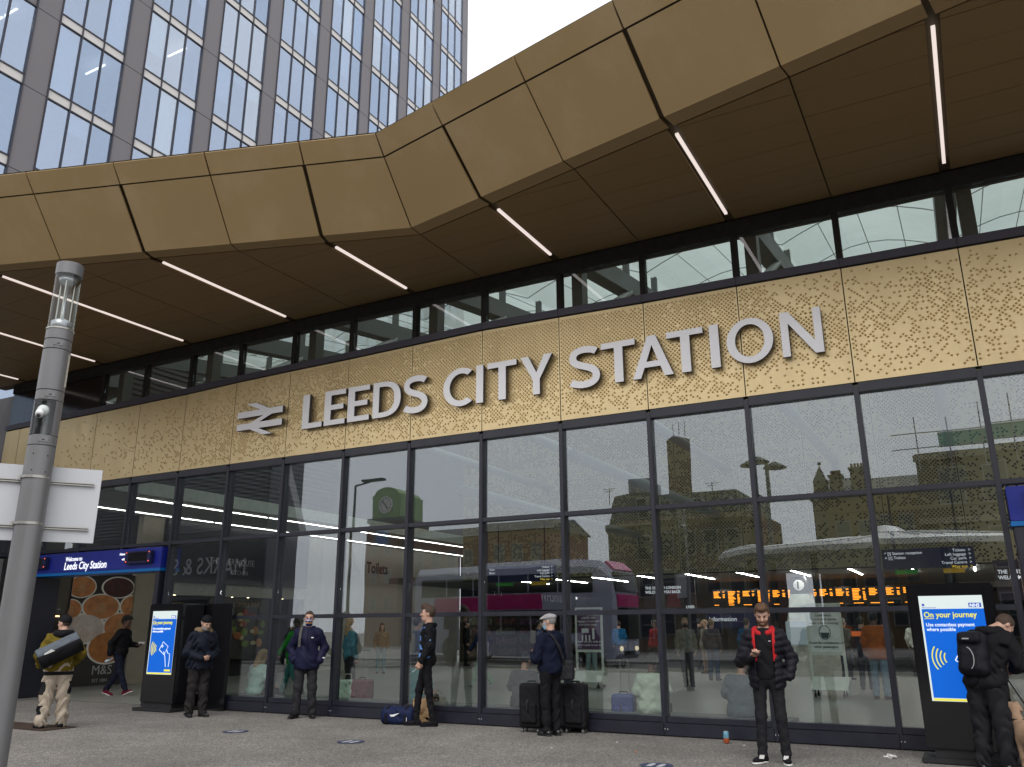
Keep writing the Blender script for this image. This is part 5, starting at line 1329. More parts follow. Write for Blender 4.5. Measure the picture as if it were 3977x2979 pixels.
# masked man in navy rain jacket
p = Person((-10.6, -.48, 0), 36, 'man in navy rain jacket and patterned face mask with hands in pockets', 1.80,
           eL=(.285, .07, 1.14), wL=(.225, -.045, .93), eR=(-.285, .07, 1.14), wR=(-.225, -.045, .93), kL=(.115, -.01, .5), kR=(-.115, -.01, .5), aL=(.135, .02, .085), aR=(-.14, .02, .085), fL=14, fR=-30, hy=4)
p.body(); p.brows(HAIR['brown']); p.hair(HAIR['brown'], thick=.006)
p.mask([(-.02, .0, cloth('mask_blue', (0.02, 0.06, 0.30))), (-.042, -.02, cloth('mask_white', (0.6, 0.6, 0.62))), (-.064, -.042, cloth('mask_blue2', (0.02, 0.05, 0.25))), (-.088, -.064, cloth('mask_gold', (0.5, 0.25, 0.04))), (-.125, -.088, cloth('mask_navy', (0.015, 0.03, 0.15)))])
p.trousers(charcoal, .020, .030, .006, 34); p.top(navyc, .045, .79, .95, .007, 26, flare=.01); p.ring('collar', navyc, .032, 1.47, .088, .082, -75, 255, .01, .02)
MB().tube([p.up((0.0, -.178, .82)), p.up((0.0, -.165, 1.1)), p.up((0, -.168, 1.28)), p.up((0, -.12, 1.45))], .006, 6).build('zip_flap', navyc, p.o)
strap('bag_strap', [(p.up((-.125, -.155, 1.16)), (0, -1, 0)), (p.up((-.125, -.168, 1.28)), (0, -1, .1)), (p.up((-.115, -.125, 1.43)), (0, -.6, 1)), (p.up((-.11, 0, 1.49)), (0, 0, 1)), (p.up((-.11, .09, 1.42)), (0, 1, .4))], .04, cloth('strap_grey', (0.10, 0.10, 0.09)), p.o, .01)
MB().box(.07, .11, -.180, -.176, 1.30, 1.315).build('chest_logo', white, p.o); MB().box(.275, .31, -.102, -.098, .965, .985).build('cuff_label', white, p.o)
p.shoes(leather, leather); p.finish()

# man in flat cap with suitcases
p = Person((-5.68, -.72, 0), -112, 'man in grey flat cap and navy jumper with shoulder bag holding a phone', 1.70,
           eL=(.27, -.02, 1.10), wL=(.10, -.255, 1.145), eR=(-.26, -.03, 1.10), wR=(-.07, -.265, 1.16), kL=(.09, -.02, .5), kR=(-.09, .0, .5), aL=(.09, .0, .085), aR=(-.08, .03, .085), hy=22, hp=6, fL=6, fR=-6)
h1 = p.hand('L', .75, palm=(-.4, -.3, .9)); h2 = p.hand('R', .75, palm=(.4, -.3, .9)); p.body([h1, h2]); p.hair(HAIR['grey'], thick=.004)
def flatcap(q):
    d = smin(ellips(q, (0, .012, .068), (.094, .118, .055)), ellips(q, (0, -.085, .055), (.07, .065, .022)), .03); return np.maximum(d, .035-.12*q[:, 1]-q[:, 2])
p.headwear('flat_cap', flatcap, greyc); p.mask([(-.125, .0, cloth('surgical_blue', (0.25, 0.42, 0.55)))])
p.trousers(blk, .014, .022, .006, 34); p.top(navyk, .045, .88, .96, .005, 30); p.ring('collar', navyk, .026, 1.475, .075, .07, -60, 240, .01)
ch_ = MB().box(-.036, .036, -.075, .075, -.005, .005).build('phone', phone_m, p.o, bevel=.004); ch_.matrix_local = Matrix.Translation((.02, -.37, 1.20)) @ Matrix.Rotation(R(40), 4, 'X')
strap('shoulder_strap', [(p.up((.10, -.10, 1.44)), (0, -.5, 1)), (p.up((.10, .03, 1.505)), (0, .2, 1)), (p.up((.06, .145, 1.40)), (0, 1, .4)), (p.up((-.03, .175, 1.25)), (0, 1, 0)), (p.up((-.12, .165, 1.08)), (-.3, 1, 0)), (p.up((-.17, .14, .98)), (-.6, 1, 0))], .045, charcoal, p.o, .008)
sdf_mesh('shoulder_bag', [(lambda q: rbox(q, p.up((-.20, .13, .92)), (.055, .13, .14), .03, rotm(R(25)))+wr(q, .004, 40), *bb([p.up((-.2, .13, .92))], .24), .012)], charcoal, p.o)
p.shoes(leather, leather); p.finish()

# man in beanie and fur collar
p = Person((-12.52, -1.15, 0), 74, 'bearded man in black hat and dark parka with fur collar, head bowed', 1.74,
           eR=(-.27, .0, 1.10), wR=(-.07, -.20, 1.02), eL=(.26, .0, 1.10), wL=(.07, -.21, 1.03), hp=26, lean=(0, -.045), hdx=(0, -.035, -.015), kL=(.095, -.02, .5), kR=(-.095, .01, .5), aL=(.10, -.05, .085), aR=(-.10, .06, .085))
h1 = p.hand('R', .8, palm=(.8, 0, .2)); h2 = p.hand('L', .8, palm=(-.8, 0, .2)); p.body([h1, h2]); p.hair(HAIR['grey'], 'short', .016, beard=True, zmax=.01); p.headwear('beanie_hat', beanie, blk)
p.trousers(cloth('worn_black', (0.022, 0.020, 0.020), var=0.35), .028, .035, .009, 30); p.top(cloth('dark_parka', (0.010, 0.013, 0.022), 0.6), .058, .82, .95, .010, 28, flare=.012)
fur = mat('fur_trim', (0.20, 0.14, 0.08), 0.95, 0, 0.4, 60, 0.8, 90); p.ring('fur_collar', fur, .052, 1.485, .11, .105, -35, 215, .02, .03)
p.shoes(leather, leather, .03); p.finish()

# worker with duffel bag, from behind
p = Person((-13.15, -3.45, 0), -118, 'worker in mustard jacket and tan work trousers carrying a duffel bag on his back', 1.72,
           eL=(.30, .02, 1.13), wL=(.26, -.14, .98), eR=(-.30, .02, 1.13), wR=(-.24, -.18, 1.0), hy=38, kL=(.12, -.01, .5), kR=(-.12, .0, .5), aL=(.15, .03, .085), aR=(-.15, -.02, .085), fL=25, fR=-20, lean=(0, -.03))
p.body(); p.hair(HAIR['brown'], thick=.005, zmax=.01); p.headwear('beanie_hat', beanie, blk)
p.trousers(tanc, .040, .045, .010, 30)
for nm_, c_, h_ in (('waist_patch', (0, 0, .845), (.3, .3, .03)), ('knee_pad', (.12, -.10, .50), (.08, .07, .10)), ('knee_pad', (-.12, -.10, .50), (.08, .07, .10)), ('thigh_pocket', (.21, .0, .62), (.06, .09, .10)), ('thigh_pocket', (-.21, .0, .62), (.06, .09, .10)), ('calf_patch', (.20, .02, .29), (.05, .07, .07))):
    p.garment(nm_, lambda q, c_=c_, h_=h_: np.maximum(p.legs(q, .047, .052)+wr(q, .010, 30, 1)*(0.6+np.clip((.55-q[:, 2])/.4, .25, 1)), rbox(q, c_, h_, .01)), cloth('patch_black', (0.013, 0.013, 0.015)))
p.top(olive, .055, .88, .95, .009, 28); p.ring('hood', blk, .06, 1.46, .10, .09, 0, 180, .05, 0)
DM = rotm(0, 0, R(27))
def duffel(q):
    e = (q-np.asarray(p.up((.05, .27, 1.20)), F))@DM; r_ = np.sqrt(e[:, 1]**2+e[:, 2]**2); d = np.maximum(r_-.145, np.abs(e[:, 0])-.30)
    return smin(d, d, .01)-.015+wr(q, .004, 30)
def dcut(q): return ((q-np.asarray(p.up((.05, .27, 1.20)), F))@DM)[:, 2]-.045
bag_o = sdf_mesh('duffel_bag', [(lambda q: np.maximum(duffel(q), dcut(q)), *bb([p.up((.05, .27, 1.2))], .48), .014)], blk, p.o)
sdf_mesh('duffel_top', [(lambda q: np.maximum(duffel(q)-.001, -dcut(q)), *bb([p.up((.05, .27, 1.2))], .48), .014)], cloth('bag_grey', (0.10, 0.115, 0.135)), bag_o)
strap('bag_strap', [(p.up((-.17, .22, 1.36)), (0, 1, .5)), (p.up((-.13, .09, 1.50)), (0, .2, 1)), (p.up((-.06, -.13, 1.36)), (0, -1, 0)), (p.up((.14, -.16, 1.08)), (0, -1, 0))], .045, blk, p.o, .008)
ch_ = MB().slab([(0, 0, 0), (.16, 0, .01), (.15, 0, .03), (.04, 0, .05)], (0, .004, 0)).build('bag_logo', rubw, p.o); ch_.matrix_local = Matrix.Translation(p.up((.13, .425, 1.20))) @ Matrix.Rotation(R(27), 4, 'Y')
p.shoes(blk, blk, .03); p.finish()

# walking man with bottle
p = Person((-18.1, 1.4, 0), 112, 'curly haired man in black jacket and maroon trainers walking through the left doorway', 1.80, 'b',
           eR=(-.24, .10, 1.15), wR=(-.25, .10, .90), eL=(.24, -.05, 1.12), wL=(.17, -.30, 1.10), kR=(-.09, -.12, .52), aR=(-.09, -.30, .115), kL=(.09, .06, .49), aL=(.09, .30, .12), hp=12, lean=(0, -.05), fL=5, fR=-5, pR=-22, pL=20)
h1 = p.hand('R', 1.0); h2 = p.hand('L', .6, palm=(0, 0, 1)); p.body([h1, h2]); p.hair(HAIR['black'], 'curly', .02)
p.trousers(indigo, .014, .016, .005, 40); p.top(blk, .038, .86, .95, .006, 30)
ch_ = MB().lathe([(0, -.11), (.03, -.11), (.032, -.09), (.032, .03), (.012, .07), (.012, .09), (0, .09)], (0, 0, 0), 12).build('bottle', mat('bottle_plastic', (0.45, 0.55, 0.6), 0.1), p.o, smooth=True); ch_.matrix_local = Matrix.Translation(hl_ := h1[1]+Vector((0, 0, -.02))) @ Matrix.Rotation(R(65), 4, 'X')
sdf_mesh('paper_wrap', [(lambda q: capsule(q, h2[1]+Vector((0, .02, .02)), h2[1]+Vector((0, -.09, .03)), .03, .024)+wr(q, .004, 80), *bb([tuple(h2[1])], .18), .009)], rubw, p.o)
p.shoes(maroon, rubw)
p.finish()

# person with backpack bending at the right-hand kiosk
p = Person((-.06, -1.42, 0), 158, 'person in black hooded top and black backpack bending beside the right screen kiosk', 1.72,
           lean=(-.085, -.17), hp=58, hy=-30, hdx=(-.06, -.11, -.10), eL=(.19, -.18, 1.12), wL=(.08, -.36, 1.05), eR=(-.37, -.12, 1.12), wR=(-.20, -.34, 1.06), kL=(.11, -.03, .5), kR=(-.12, .0, .5), aL=(.12, .03, .085), aR=(-.14, .03, .085))
h1 = p.hand('L', .8); h2 = p.hand('R', .8); p.body([h1, h2]); p.hair(HAIR['brown'], thick=.007)
p.trousers(jean_blk, .034, .038, .009, 30); p.top(blk, .055, .86, .95, .009, 28); p.ring('hood', blk, .055, 1.46, .10, .09, -20, 200, .03, .02)
BM = rotm(R(4), R(13))
def bpack(q):
    c = p.up((.075, .19, 1.22)); d = rbox(q, c, (.155, .105, .24), .07, BM); d = smin(d, rbox(q, (c[0], c[1]+.085, c[2]-.07), (.115, .06, .12), .045, BM), .015); return smin(d, rbox(q, (c[0], c[1]+.05, c[2]+.17), (.12, .07, .06), .04, BM), .02)+wr(q, .003, 36)
bp_o = sdf_mesh('backpack', [(bpack, *bb([p.up((.075, .2, 1.22))], .36), .012)], cloth('pack_black', (0.010, 0.010, 0.014), 0.55), p.o)
c = p.up((.075, .335, 1.18)); MB().tube([(c[0]+.07*math.cos(R(a)), c[1]+.012, c[2]+.12*math.sin(R(a))) for a in range(100, 260, 16)], .005, 6).build('reflective_piping', mat('piping_grey', (0.35, 0.35, 0.36), 0.5), bp_o)
MB().box(c[0]-.03, c[0]+.04, c[1]-.03, c[1]-.02, c[2]+.20, c[2]+.215).build('pack_logo', mat('piping_grey', (0.35, 0.35, 0.36), 0.5), bp_o)
p.shoes(leather, leather); p.finish()

# person behind the post at the far left
p = Person((-18.95, -.75, 0), -60, 'person in blue jacket with grey bag half hidden behind the lamp post', 1.72, eL=(.27, .0, 1.12), wL=(.25, -.1, .95), fine=False)
p.body([p.hand('L', .7)]); p.hair(HAIR['brown']); p.trousers(charcoal); p.top(cloth('blue_shell', (0.02, 0.05, 0.17), 0.5), .04, .84)
sdf_mesh('holdall', [(lambda q: rbox(q, (.27, .0, .72), (.10, .2, .15), .06)+wr(q, .004, 40), *bb([(.27, 0, .72)], .32), .018)], cloth('bag_mid', (0.12, 0.12, 0.13)), p.o); p.shoes(blk); p.finish()

# ------------------------------------------------------------------ people inside the concourse
STAND = dict(); 
def inside(loc, head, label, top_c, leg_c, hairm='brown', style='short', skin='a', H=1.72, hem=.86, pose=None, g=.03, hat=None, extra=None, shoe=(0.02, 0.02, 0.022), puffy=False):
    pz = dict(pose or {})
    q = Person(loc, head, label, H, skin, 'people inside the concourse', False, **pz)
    hands = []
    if not pz.get('dz'): hands = [q.hand('L', .6), q.hand('R', .6)]
    q.body(hands); q.hair(HAIR[hairm], style, .014)
    q.trousers(cloth('in%d' % id(leg_c), leg_c), .016, .022, .005); q.top(cloth('it%d' % id(top_c), top_c), g, hem, .95, .006)
    q.shoes(cloth('is%d' % id(shoe), shoe))
    if hat: q.headwear('cap', lambda z: np.maximum(ellips(z, (0, .012, .05), (.09, .11, .095)), .03-z[:, 2]), cloth('hat%d' % id(hat), hat), .011)
    if extra: extra(q)
    q.finish(); CROWD.append(q.o); return q
CROWD = []
WALK = dict(kR=(-.09, -.15, .53), aR=(-.09, -.28, .10), kL=(.09, .10, .49), aL=(.09, .32, .14), eL=(.24, -.10, 1.15), wL=(.22, -.25, .96), eR=(-.24, .14, 1.16), wR=(-.22, .10, .92))
SIT = dict(dz=-.64, kL=(.16, -.40, .40), kR=(-.16, -.40, .40), aL=(.16, -.42, .085), aR=(-.16, -.42, .085), eL=(.24, -.08, .56), eR=(-.24, -.08, .56), wL=(.10, -.28, .52), wR=(-.10, -.28, .52), lean=(0, -.12), hp=18)
teal_e = lambda c: (lambda q: sdf_mesh('backpack', [(lambda z: rbox(z, q.up((0, .2, 1.2)), (.15, .1, .22), .06), *bb([q.up((0, .2, 1.2))], .3), .018)], cloth('bp%d' % id(c), c), q.o))
inside((-14.1, 2.95, 0), -75, 'woman in bright green coat and patterned trousers walking inside near the left panes', (0.02, 0.20, 0.025), (0.03, 0.13, 0.12), 'black', 'long', hem=.66, pose=WALK, extra=teal_e((0.012, 0.014, 0.03)))
inside((-12.05, 2.5, 0), 150, 'woman with long fair braids and denim jacket beside the red suitcase', (0.05, 0.16, 0.20), (0.02, 0.02, 0.022), 'fair', 'long')
inside((-18.2, 11.7, 0), 40, 'woman in beige jacket and pale jeans standing deep inside the concourse', (0.32, 0.23, 0.14), (0.22, 0.30, 0.30), 'brown', 'long', H=1.66)
inside((-11.0, 3.5, 0), 150, 'person in dark coat with grey rucksack behind the smoking man', (0.03, 0.05, 0.10), (0.02, 0.02, 0.02), 'black', extra=teal_e((0.22, 0.20, 0.16)))
inside((-18.6, 17.9, 0), 120, 'dark clothed person by the bookshop entrance', (0.015, 0.015, 0.017), (0.012, 0.012, 0.014), 'black', hat=(0.02, 0.02, 0.03), H=1.78)
inside((-11.6, 7.3, 0), -80, 'person in navy top and pale green trousers striding past with a tote bag', (0.015, 0.022, 0.06), (0.22, 0.36, 0.24), 'black', pose=WALK, shoe=(0.3, 0.3, 0.3), extra=lambda q: sdf_mesh('tote_bag', [(lambda z: rbox(z, (.24, .12, .98), (.03, .16, .20), .02)+wr(z, .004, 40), *bb([(.24, .12, .98)], .28), .018)], cloth('tote', (0.5, 0.44, 0.42), var=.4), q.o))
inside((-6.9, 9.9, 0), 20, 'masked person in khaki short sleeved shirt and black trousers walking towards the glass', (0.15, 0.145, 0.115), (0.012, 0.012, 0.013), 'fair', 'short', pose=dict(kR=(-.09, -.06, .5), aR=(-.06, -.1, .085)), extra=lambda q: q.mask([(-.12, .0, cloth('mask_black', (0.01, 0.01, 0.01)))]))
inside((-8.15, 16.1, 0), -40, 'fair haired woman in grey dress standing near the posters', (0.17, 0.16, 0.14), (0.30, 0.2, 0.15), 'fair', hem=.5)
inside((-6.95, 12.6, 0), 175, 'person in plum jacket and jeans seen from behind in the hall', (0.10, 0.085, 0.095), (0.04, 0.07, 0.13), 'fair')
inside((-6.0, 12.9, 0), 165, 'person in bright blue hooded jacket seen from behind', (0.01, 0.11, 0.26), (0.02, 0.02, 0.024), 'brown', g=.05)
inside((-2.65, 10.7, 0), 170, 'rail worker in dark uniform with orange armband', (0.03, 0.03, 0.045), (0.025, 0.03, 0.045), 'black', extra=lambda q: MB().box(-.21, .21, .13, .15, 1.28, 1.40).build('hi_vis_patch', emat('hi_vis', (0.8, 0.16, 0.03), 0.3), q.o))
inside((-2.05, 7.8, 0), 165, 'person in rust orange hooded jacket and light jeans facing the boards', (0.33, 0.085, 0.02), (0.16, 0.24, 0.30), 'black', skin='b', H=1.80, hem=.80, g=.05, shoe=(0.03, 0.02, 0.02))
inside((-3.6, 14.6, 0), 150, 'person in grey coat reading the departure screens', (0.13, 0.13, 0.12), (0.02, 0.02, 0.03), 'grey')
inside((-1.9, 17.5, 0), 160, 'person in white jacket far back by the right poster', (0.45, 0.48, 0.45), (0.02, 0.02, 0.02), 'black')
inside((-9.6, 15.2, 0), -30, 'person in red top deep in the concourse', (0.30, 0.015, 0.02), (0.03, 0.03, 0.03), 'black', skin='b')
inside((1.1, 8.5, 0), 120, 'person in dark coat at the right edge inside the glass', (0.04, 0.05, 0.04), (0.02, 0.02, 0.03), 'black')
inside((-3.25, .62, 0), 172, 'person in grey jacket and camouflage cap sitting with back to the glass', (0.075, 0.095, 0.115), (0.02, 0.02, 0.025), 'brown', pose=SIT, g=.065, hat=(0.09, 0.085, 0.06))
inside((-4.62, .62, 0), 185, 'person in fluffy white coat sitting with back to the glass', (0.46, 0.52, 0.44), (0.02, 0.02, 0.025), 'black', skin='b', pose=SIT, g=.06)
inside((-6.88, .62, 0), 178, 'person in dark grey softshell jacket sitting with back to the glass', (0.05, 0.055, 0.065), (0.02, 0.02, 0.025), 'black', pose=SIT, g=.05)
inside((-12.9, .62, 0), 175, 'fair haired person in pale aqua top sitting inside the left panes', (0.30, 0.42, 0.40), (0.03, 0.03, 0.03), 'fair', 'long', pose=SIT, g=.05)
inside((-9.02, .62, 0), 178, 'person in teal jacket and purple hat sitting behind the paper bag', (0.03, 0.15, 0.16), (0.02, 0.02, 0.025), 'black', pose=SIT, g=.05, hat=(0.07, 0.06, 0.12))
EXTRA = [(4, -9.0, 18.4, 150, 'distant dark figure below the left end of the amber screens'), (8, -7.6, 21.5, 170, 'distant plum figure under the amber screens'), (11, -4.6, 22.8, 185, 'distant orange jacketed figure under the amber screens'), (12, -5.6, 19.2, 140, 'grey coated figure beside the information pillar'),
         (10, -1.2, 14.4, 160, 'dark uniformed figure behind the rust jacketed traveller'), (13, -0.4, 20.5, 190, 'pale jacketed figure at the far right of the hall'), (3, -13.4, 14.2, 120, 'dark coated figure with rucksack before the bookshop'), (14, -15.2, 22.0, 60, 'red topped figure far along the bookshop'),
         (9, -12.2, 18.6, 200, 'blue hooded figure before the bookshop shelves'), (2, -10.6, 12.2, 20, 'woman in beige jacket beside the purple poster stand'), (15, -2.9, 19.0, 175, 'dark figure half hidden behind the white poster stand'), (7, -7.5, 24.5, 30, 'grey dressed figure at the back of the hall')]
for i_, x_, y_, h_, l_ in EXTRA:
    c_ = copy_tree(CROWD[i_]); c_.location = (x_, y_, 0); c_.rotation_euler = (0, 0, R(h_)); c_['label'] = l_
BEN = empty('low_bench', (-6.5, .62, 0), label='low bench behind the glass carrying the seated travellers', cat='bench')
MB().box(-7.4, 4.0, -.2, .28, .17, .24).build('seat', steel, BEN, bevel=.01)
for x in (-7, -4, -1, 2, 3.7): MB().box(x-.05, x+.05, -.15, .22, .004, .17).build('leg', steel, BEN)

# ------------------------------------------------------------------ screen kiosks
scr_blue = emat('screen_blue', (0.0, 0.118, 0.62), 0.66); scr_white = emat('screen_white', (0.62, 0.70, 0.68), 0.72); scr_txt = emat('screen_text', (0.85, 0.92, 1.0), 0.7); scr_yel = emat('screen_yellow', (0.80, 0.74, 0.05), 0.7); nhs = emat('nhs_blue', (0.02, 0.06, 0.36), 0.8)
def kiosk(x0, x1, yf, depth, label, dim=1.0):
    xc = (x0+x1)/2; K_ = empty('screen_kiosk', (xc, yf, 0), label=label, cat='kiosk'); w2 = (x1-x0)/2
    MB().box(-w2, w2, 0, depth, .15, 1.98).build('housing', black, K_, bevel=.02)
    MB().box(-w2-.06, w2+.06, -.10, depth+.10, .004, .06).build('base_plate', blackm, K_, bevel=.01); MB().box(-w2+.08, w2-.08, .04, depth-.04, .06, .15).build('plinth', blackm, K_)
    sx0, sx1, sz0, sz1 = -w2+.125, w2-.125, .665, 1.84
    sc_ = MB().box(sx0, sx1, -.006, -.001, sz0, sz1).build('screen', scr_white, K_)
    MB().box(sx0+.02, sx1-.0, -.009, -.0065, sz0+.035, sz1-.15).build('poster_field', scr_blue, sc_)
    MB().box(sx0+.02, sx1, -.009, -.0065, sz0+.006, sz0+.028).build('yellow_edge', scr_yel, sc_)
    W_ = sx1-sx0
    MB().box(sx1-.15, sx1-.02, -.010, -.007, sz1-.135, sz1-.085).build('nhs_box', nhs, sc_); text('nhs_lettering', 'NHS', .052, (sx1-.142, -.011, sz1-.130), scr_txt, sc_, bold=.03, shear=.15)
    text('government_lettering', 'HM Government', .022, (sx0+.025, -.010, sz1-.14), nhs, sc_)
    MB().box(sx0+.03, sx0+.055, -.010, -.007, sz1-.115, sz1-.09).build('crest', nhs, sc_)
    text('headline_lettering', 'On your journey', .088, (sx0+.035, -.011, sz1-.245), scr_yel, sc_, bold=.018, xs=.92)
    MB().box(sx0+.035, sx0+.14, -.011, -.009, sz1-.262, sz1-.256).build('underline', scr_yel, sc_)
    text('notice_lettering', 'Use contactless payment\nwhere possible', .056, (sx0+.045, -.011, sz1-.40), scr_txt, sc_, bold=.014, xs=.9)
    cx_, cz_ = sx0+.30, sz0+.48
    for i in range(4):
        r_ = .09+.042*i; MB().tube([(cx_-.02-r_*math.cos(R(a)), -.012, cz_+r_*math.sin(R(a))) for a in range(-38, 39, 8)], .007, 5).build('wave', scr_yel, sc_)
    def ln(n_, pts): MB().tube([(cx_+a, -.012, cz_+b) for a, b in pts], .006, 5).build(n_, scr_txt, sc_)
    ln('card', [(.0, -.03), (.09, .12), (.24, .03), (.15, -.12), (.0, -.03)]); ln('hand', [(.13, -.06), (.18, -.16), (.20, -.25), (.22, -.34)]); ln('hand', [(.20, -.02), (.25, -.09), (.30, -.10), (.31, -.22), (.30, -.34)]); ln('chip', [(.06, .03), (.08, .06), (.10, .045), (.08, .015), (.06, .03)])
    MB().box(sx1-.20, sx1-.03, -.011, -.009, sz0+.06, sz0+.095).build('alert_box', scr_yel, sc_)
    return K_
kiosk(-.75, .17, -1.0, .30, 'black screen kiosk with blue contactless notice at the right behind the backpacker')
kiosk(-14.5, -13.56, -.78, .55, 'black screen kiosk with blue contactless notice beside the left doorway')
DB_ = empty('door_screen', (-13.25, -.02, 0), label='dark free standing door panel right of the left kiosk', cat='panel'); MB().box(-.36, .36, -.13, -.08, .02, 1.98).build('panel', black, DB_, bevel=.01); MB().box(-.36, .36, -.2, -.02, .0, .02).build('foot', blackm, DB_)

# ------------------------------------------------------------------ lamp column with traffic sign seen from behind
grey_p = mat('column_grey', (0.17, 0.17, 0.175), 0.38, 0.25, 0.05, 3, dirt=(0.12, 0.12, 0.12), damt=.3); grey_s = mat('sign_back', (0.52, 0.53, 0.56), 0.45, 0.2, 0.05, 2, dirt=(0.40, 0.41, 0.43), dscale=3, damt=.4); galv = mat('galvanised', (0.40, 0.39, 0.36), 0.35, 0.8, 0.1, 30)
LP = empty('lamp_column', (-6.405, -8.415, 0), math.atan2(.52, .854)-R(0), label='thick grey modular lamp column with clear head at the left', cat='lamp column')
rr = .103
def seg(n_, z0, z1, r_=rr, m=grey_p, bev=.004): return MB().lathe([(0, z0), (r_-bev, z0), (r_, z0+bev), (r_, z1-bev), (r_-bev, z1), (0, z1)], (0, 0, 0), 40).build(n_, m, LP, smooth=False)
seg('shaft', 0, 2.90); seg('collar', 2.903, 2.985); 
for a0, a1, z0, z1 in ((-60, 200, 2.988, 3.27),):
    MB().lathe([(rr, z0), (rr, z1)], (0, 0, 0), 30, R(a0), R(a1)).build('camera_cover', grey_p, LP)
MB().lathe([(.03, 2.988), (.03, 3.27)], (0, 0, 0), 12).build('core', steel, LP)
MB().lathe([(rr-.002, 2.99), (rr-.002, 3.268)], (0, 0, 0), 16, R(200), R(300)).build('camera_window', clear, LP)
cm = MB().tube([(-.045, -.06, 3.17), (-.055, -.085, 3.14)], [.035, .03], 12).ball((-.03, -.05, 3.19), .045, 10, 7).build('camera', white, LP, smooth=True); MB().ball((-.058, -.092, 3.135), .016, 8, 5).build('lens', black, cm)
seg('collar', 3.273, 3.355); seg('shaft_upper', 3.358, 3.705); seg('collar', 3.708, 3.79); seg('shaft_top', 3.793, 3.88)
MB().lathe([(rr+.002, 3.40), (rr+.002, 3.68)], (0, 0, 0), 6, R(-32), R(-10)).build('side_lens', mat('lens_cream', (0.55, 0.53, 0.45), 0.3), LP)
MB().lathe([(rr+.004, 3.882), (rr+.004, 3.895)], (0, 0, 0), 36).build('ring', galv, LP)
MB().lathe([(rr-.003, 3.883), (rr-.003, 4.37)], (0, 0, 0), 40).build('clear_head', clear, LP, smooth=True)
MB().lathe([(0, 3.883), (.075, 3.883), (.08, 3.96), (.05, 3.98), (.012, 4.0), (.012, 4.29), (.06, 4.31), (.075, 4.36), (0, 4.36)], (0, 0, 0), 24).build('lamp_core', mat('lamp_core', (0.35, 0.36, 0.38), 0.3, 0.5), LP, smooth=True)
for a in (20, 140, 260): MB().tube([(.06*math.cos(R(a)), .06*math.sin(R(a)), 3.96), (.06*math.cos(R(a)), .06*math.sin(R(a)), 4.32)], .006, 6).build('rod', galv, LP)
seg('cap', 4.372, 4.48, rr+.002)
for z in (2.945, 3.315, 3.75):
    h_ = MB().box(-.035, .035, -rr-.003, -rr+.02, z-.018, z+.018).build('hatch', grey_p, LP); MB().ball((0, -rr-.003, z), (.012, .003, .006), 8, 5).build('keyhole', black, h_)
for x, z in ((-.05, 2.83), (.05, 2.82), (-.045, 2.70), (.05, 2.69)): MB().ball((x, -math.sqrt(rr*rr-x*x), z), .006, 6, 4).build('screw', black, LP)
TS = empty('traffic_sign', (-6.405-.854*.13, -8.415+.52*.13, 2.17), math.atan2(.52, .854), label='back of a pale rectangular traffic sign clamped to the lamp column', cat='sign')
TS.rotation_euler = (0, 0, math.atan2(.854, .52)-R(3)); LP.rotation_euler = (0, 0, math.atan2(.854, .52))
MB().box(-.36, .47, .0, .006, .0, .60).build('plate', grey_s, TS, bevel=.002)
for z in (.11, .47):
    MB().box(-.30, .42, -.022, -.001, z-.012, z-.004).box(-.30, .42, -.022, -.001, z+.004, z+.012).build('rail', galv, TS)
    MB().lathe([(rr+.003, -.010), (rr+.006, -.010), (rr+.006, .010), (rr+.003, .010), (rr+.003, -.010)], (0, -.13, z+.01), 36).build('clamp_band', galv, TS)
    MB().box(-.125, -.10, -.14, -.11, z-.006, z+.024).build('clamp_bolt', galv, TS)

# ------------------------------------------------------------------ luggage and small things
def suitcase(loc, rz_, label, m, w=.35, d=.25, h=.62, handle=False, bot=None):
    S_ = empty('suitcase', loc, R(rz_), label=label, cat='suitcase')
    def f(p): return np.minimum(rbox(p, (0, 0, .07+h/2), (w/2, d/2, h/2), .045), rbox(p, (0, -d/2-.01, .07+h*.33), (w/2-.05, .035, h*.22), .03))+wr(p, .0015, 50)
    sdf_mesh('shell', [(f, (-w/2-.06, -d/2-.1, .0), (w/2+.06, d/2+.06, h+.14), .012)], m, S_)
    MB().tube([(-.0, -d/2-.05, .07+h*.36), (-.0, -d/2-.075, .07+h*.42), (0, -d/2-.075, .07+h*.58), (0, -d/2-.05, .07+h*.64)], .011, 6).build('side_handle', blackm, S_)
    MB().tube([(-.07, 0, .07+h-.01), (-.06, 0, .07+h+.03), (.06, 0, .07+h+.03), (.07, 0, .07+h-.01)], .011, 6).build('top_handle', blackm, S_)
    if handle:
        for sx in (-.07, .07): MB().tube([(sx, d/2-.04, .07+h), (sx, d/2-.04, .07+h+.52)], .008, 6).build('pull_rod', galv, S_)
        MB().tube([(-.08, d/2-.04, .07+h+.53), (.08, d/2-.04, .07+h+.53)], .012, 6).build('pull_grip', blackm, S_)
    for sx in (-1, 1):
        for sy in (-1, 1):
            w_ = MB().box(sx*(w/2-.05)-.016, sx*(w/2-.05)+.016, sy*(d/2-.05)-.016, sy*(d/2-.05)+.016, .045, .085).build('castor', blackm, S_)
            MB().tube([(sx*(w/2-.05)-.013, sy*(d/2-.05), .029), (sx*(w/2-.05)+.013, sy*(d/2-.05), .029)], .028, 12).build('wheel', mat('castor_grey', (0.12, 0.12, 0.12), 0.4), w_)
    return S_
sc_m = cloth('suitcase_black', (0.012, 0.012, 0.014), 0.65)
suitcase((-6.12, -.46, 0), 4, 'black soft suitcase nearest the left of the man in the flat cap', sc_m)
suitcase((-5.80, -.28, 0), -6, 'black soft suitcase directly behind the man in the flat cap', sc_m)
suitcase((-5.50, -.24, 0), 8, 'black soft suitcase to the right of the man in the flat cap', sc_m)
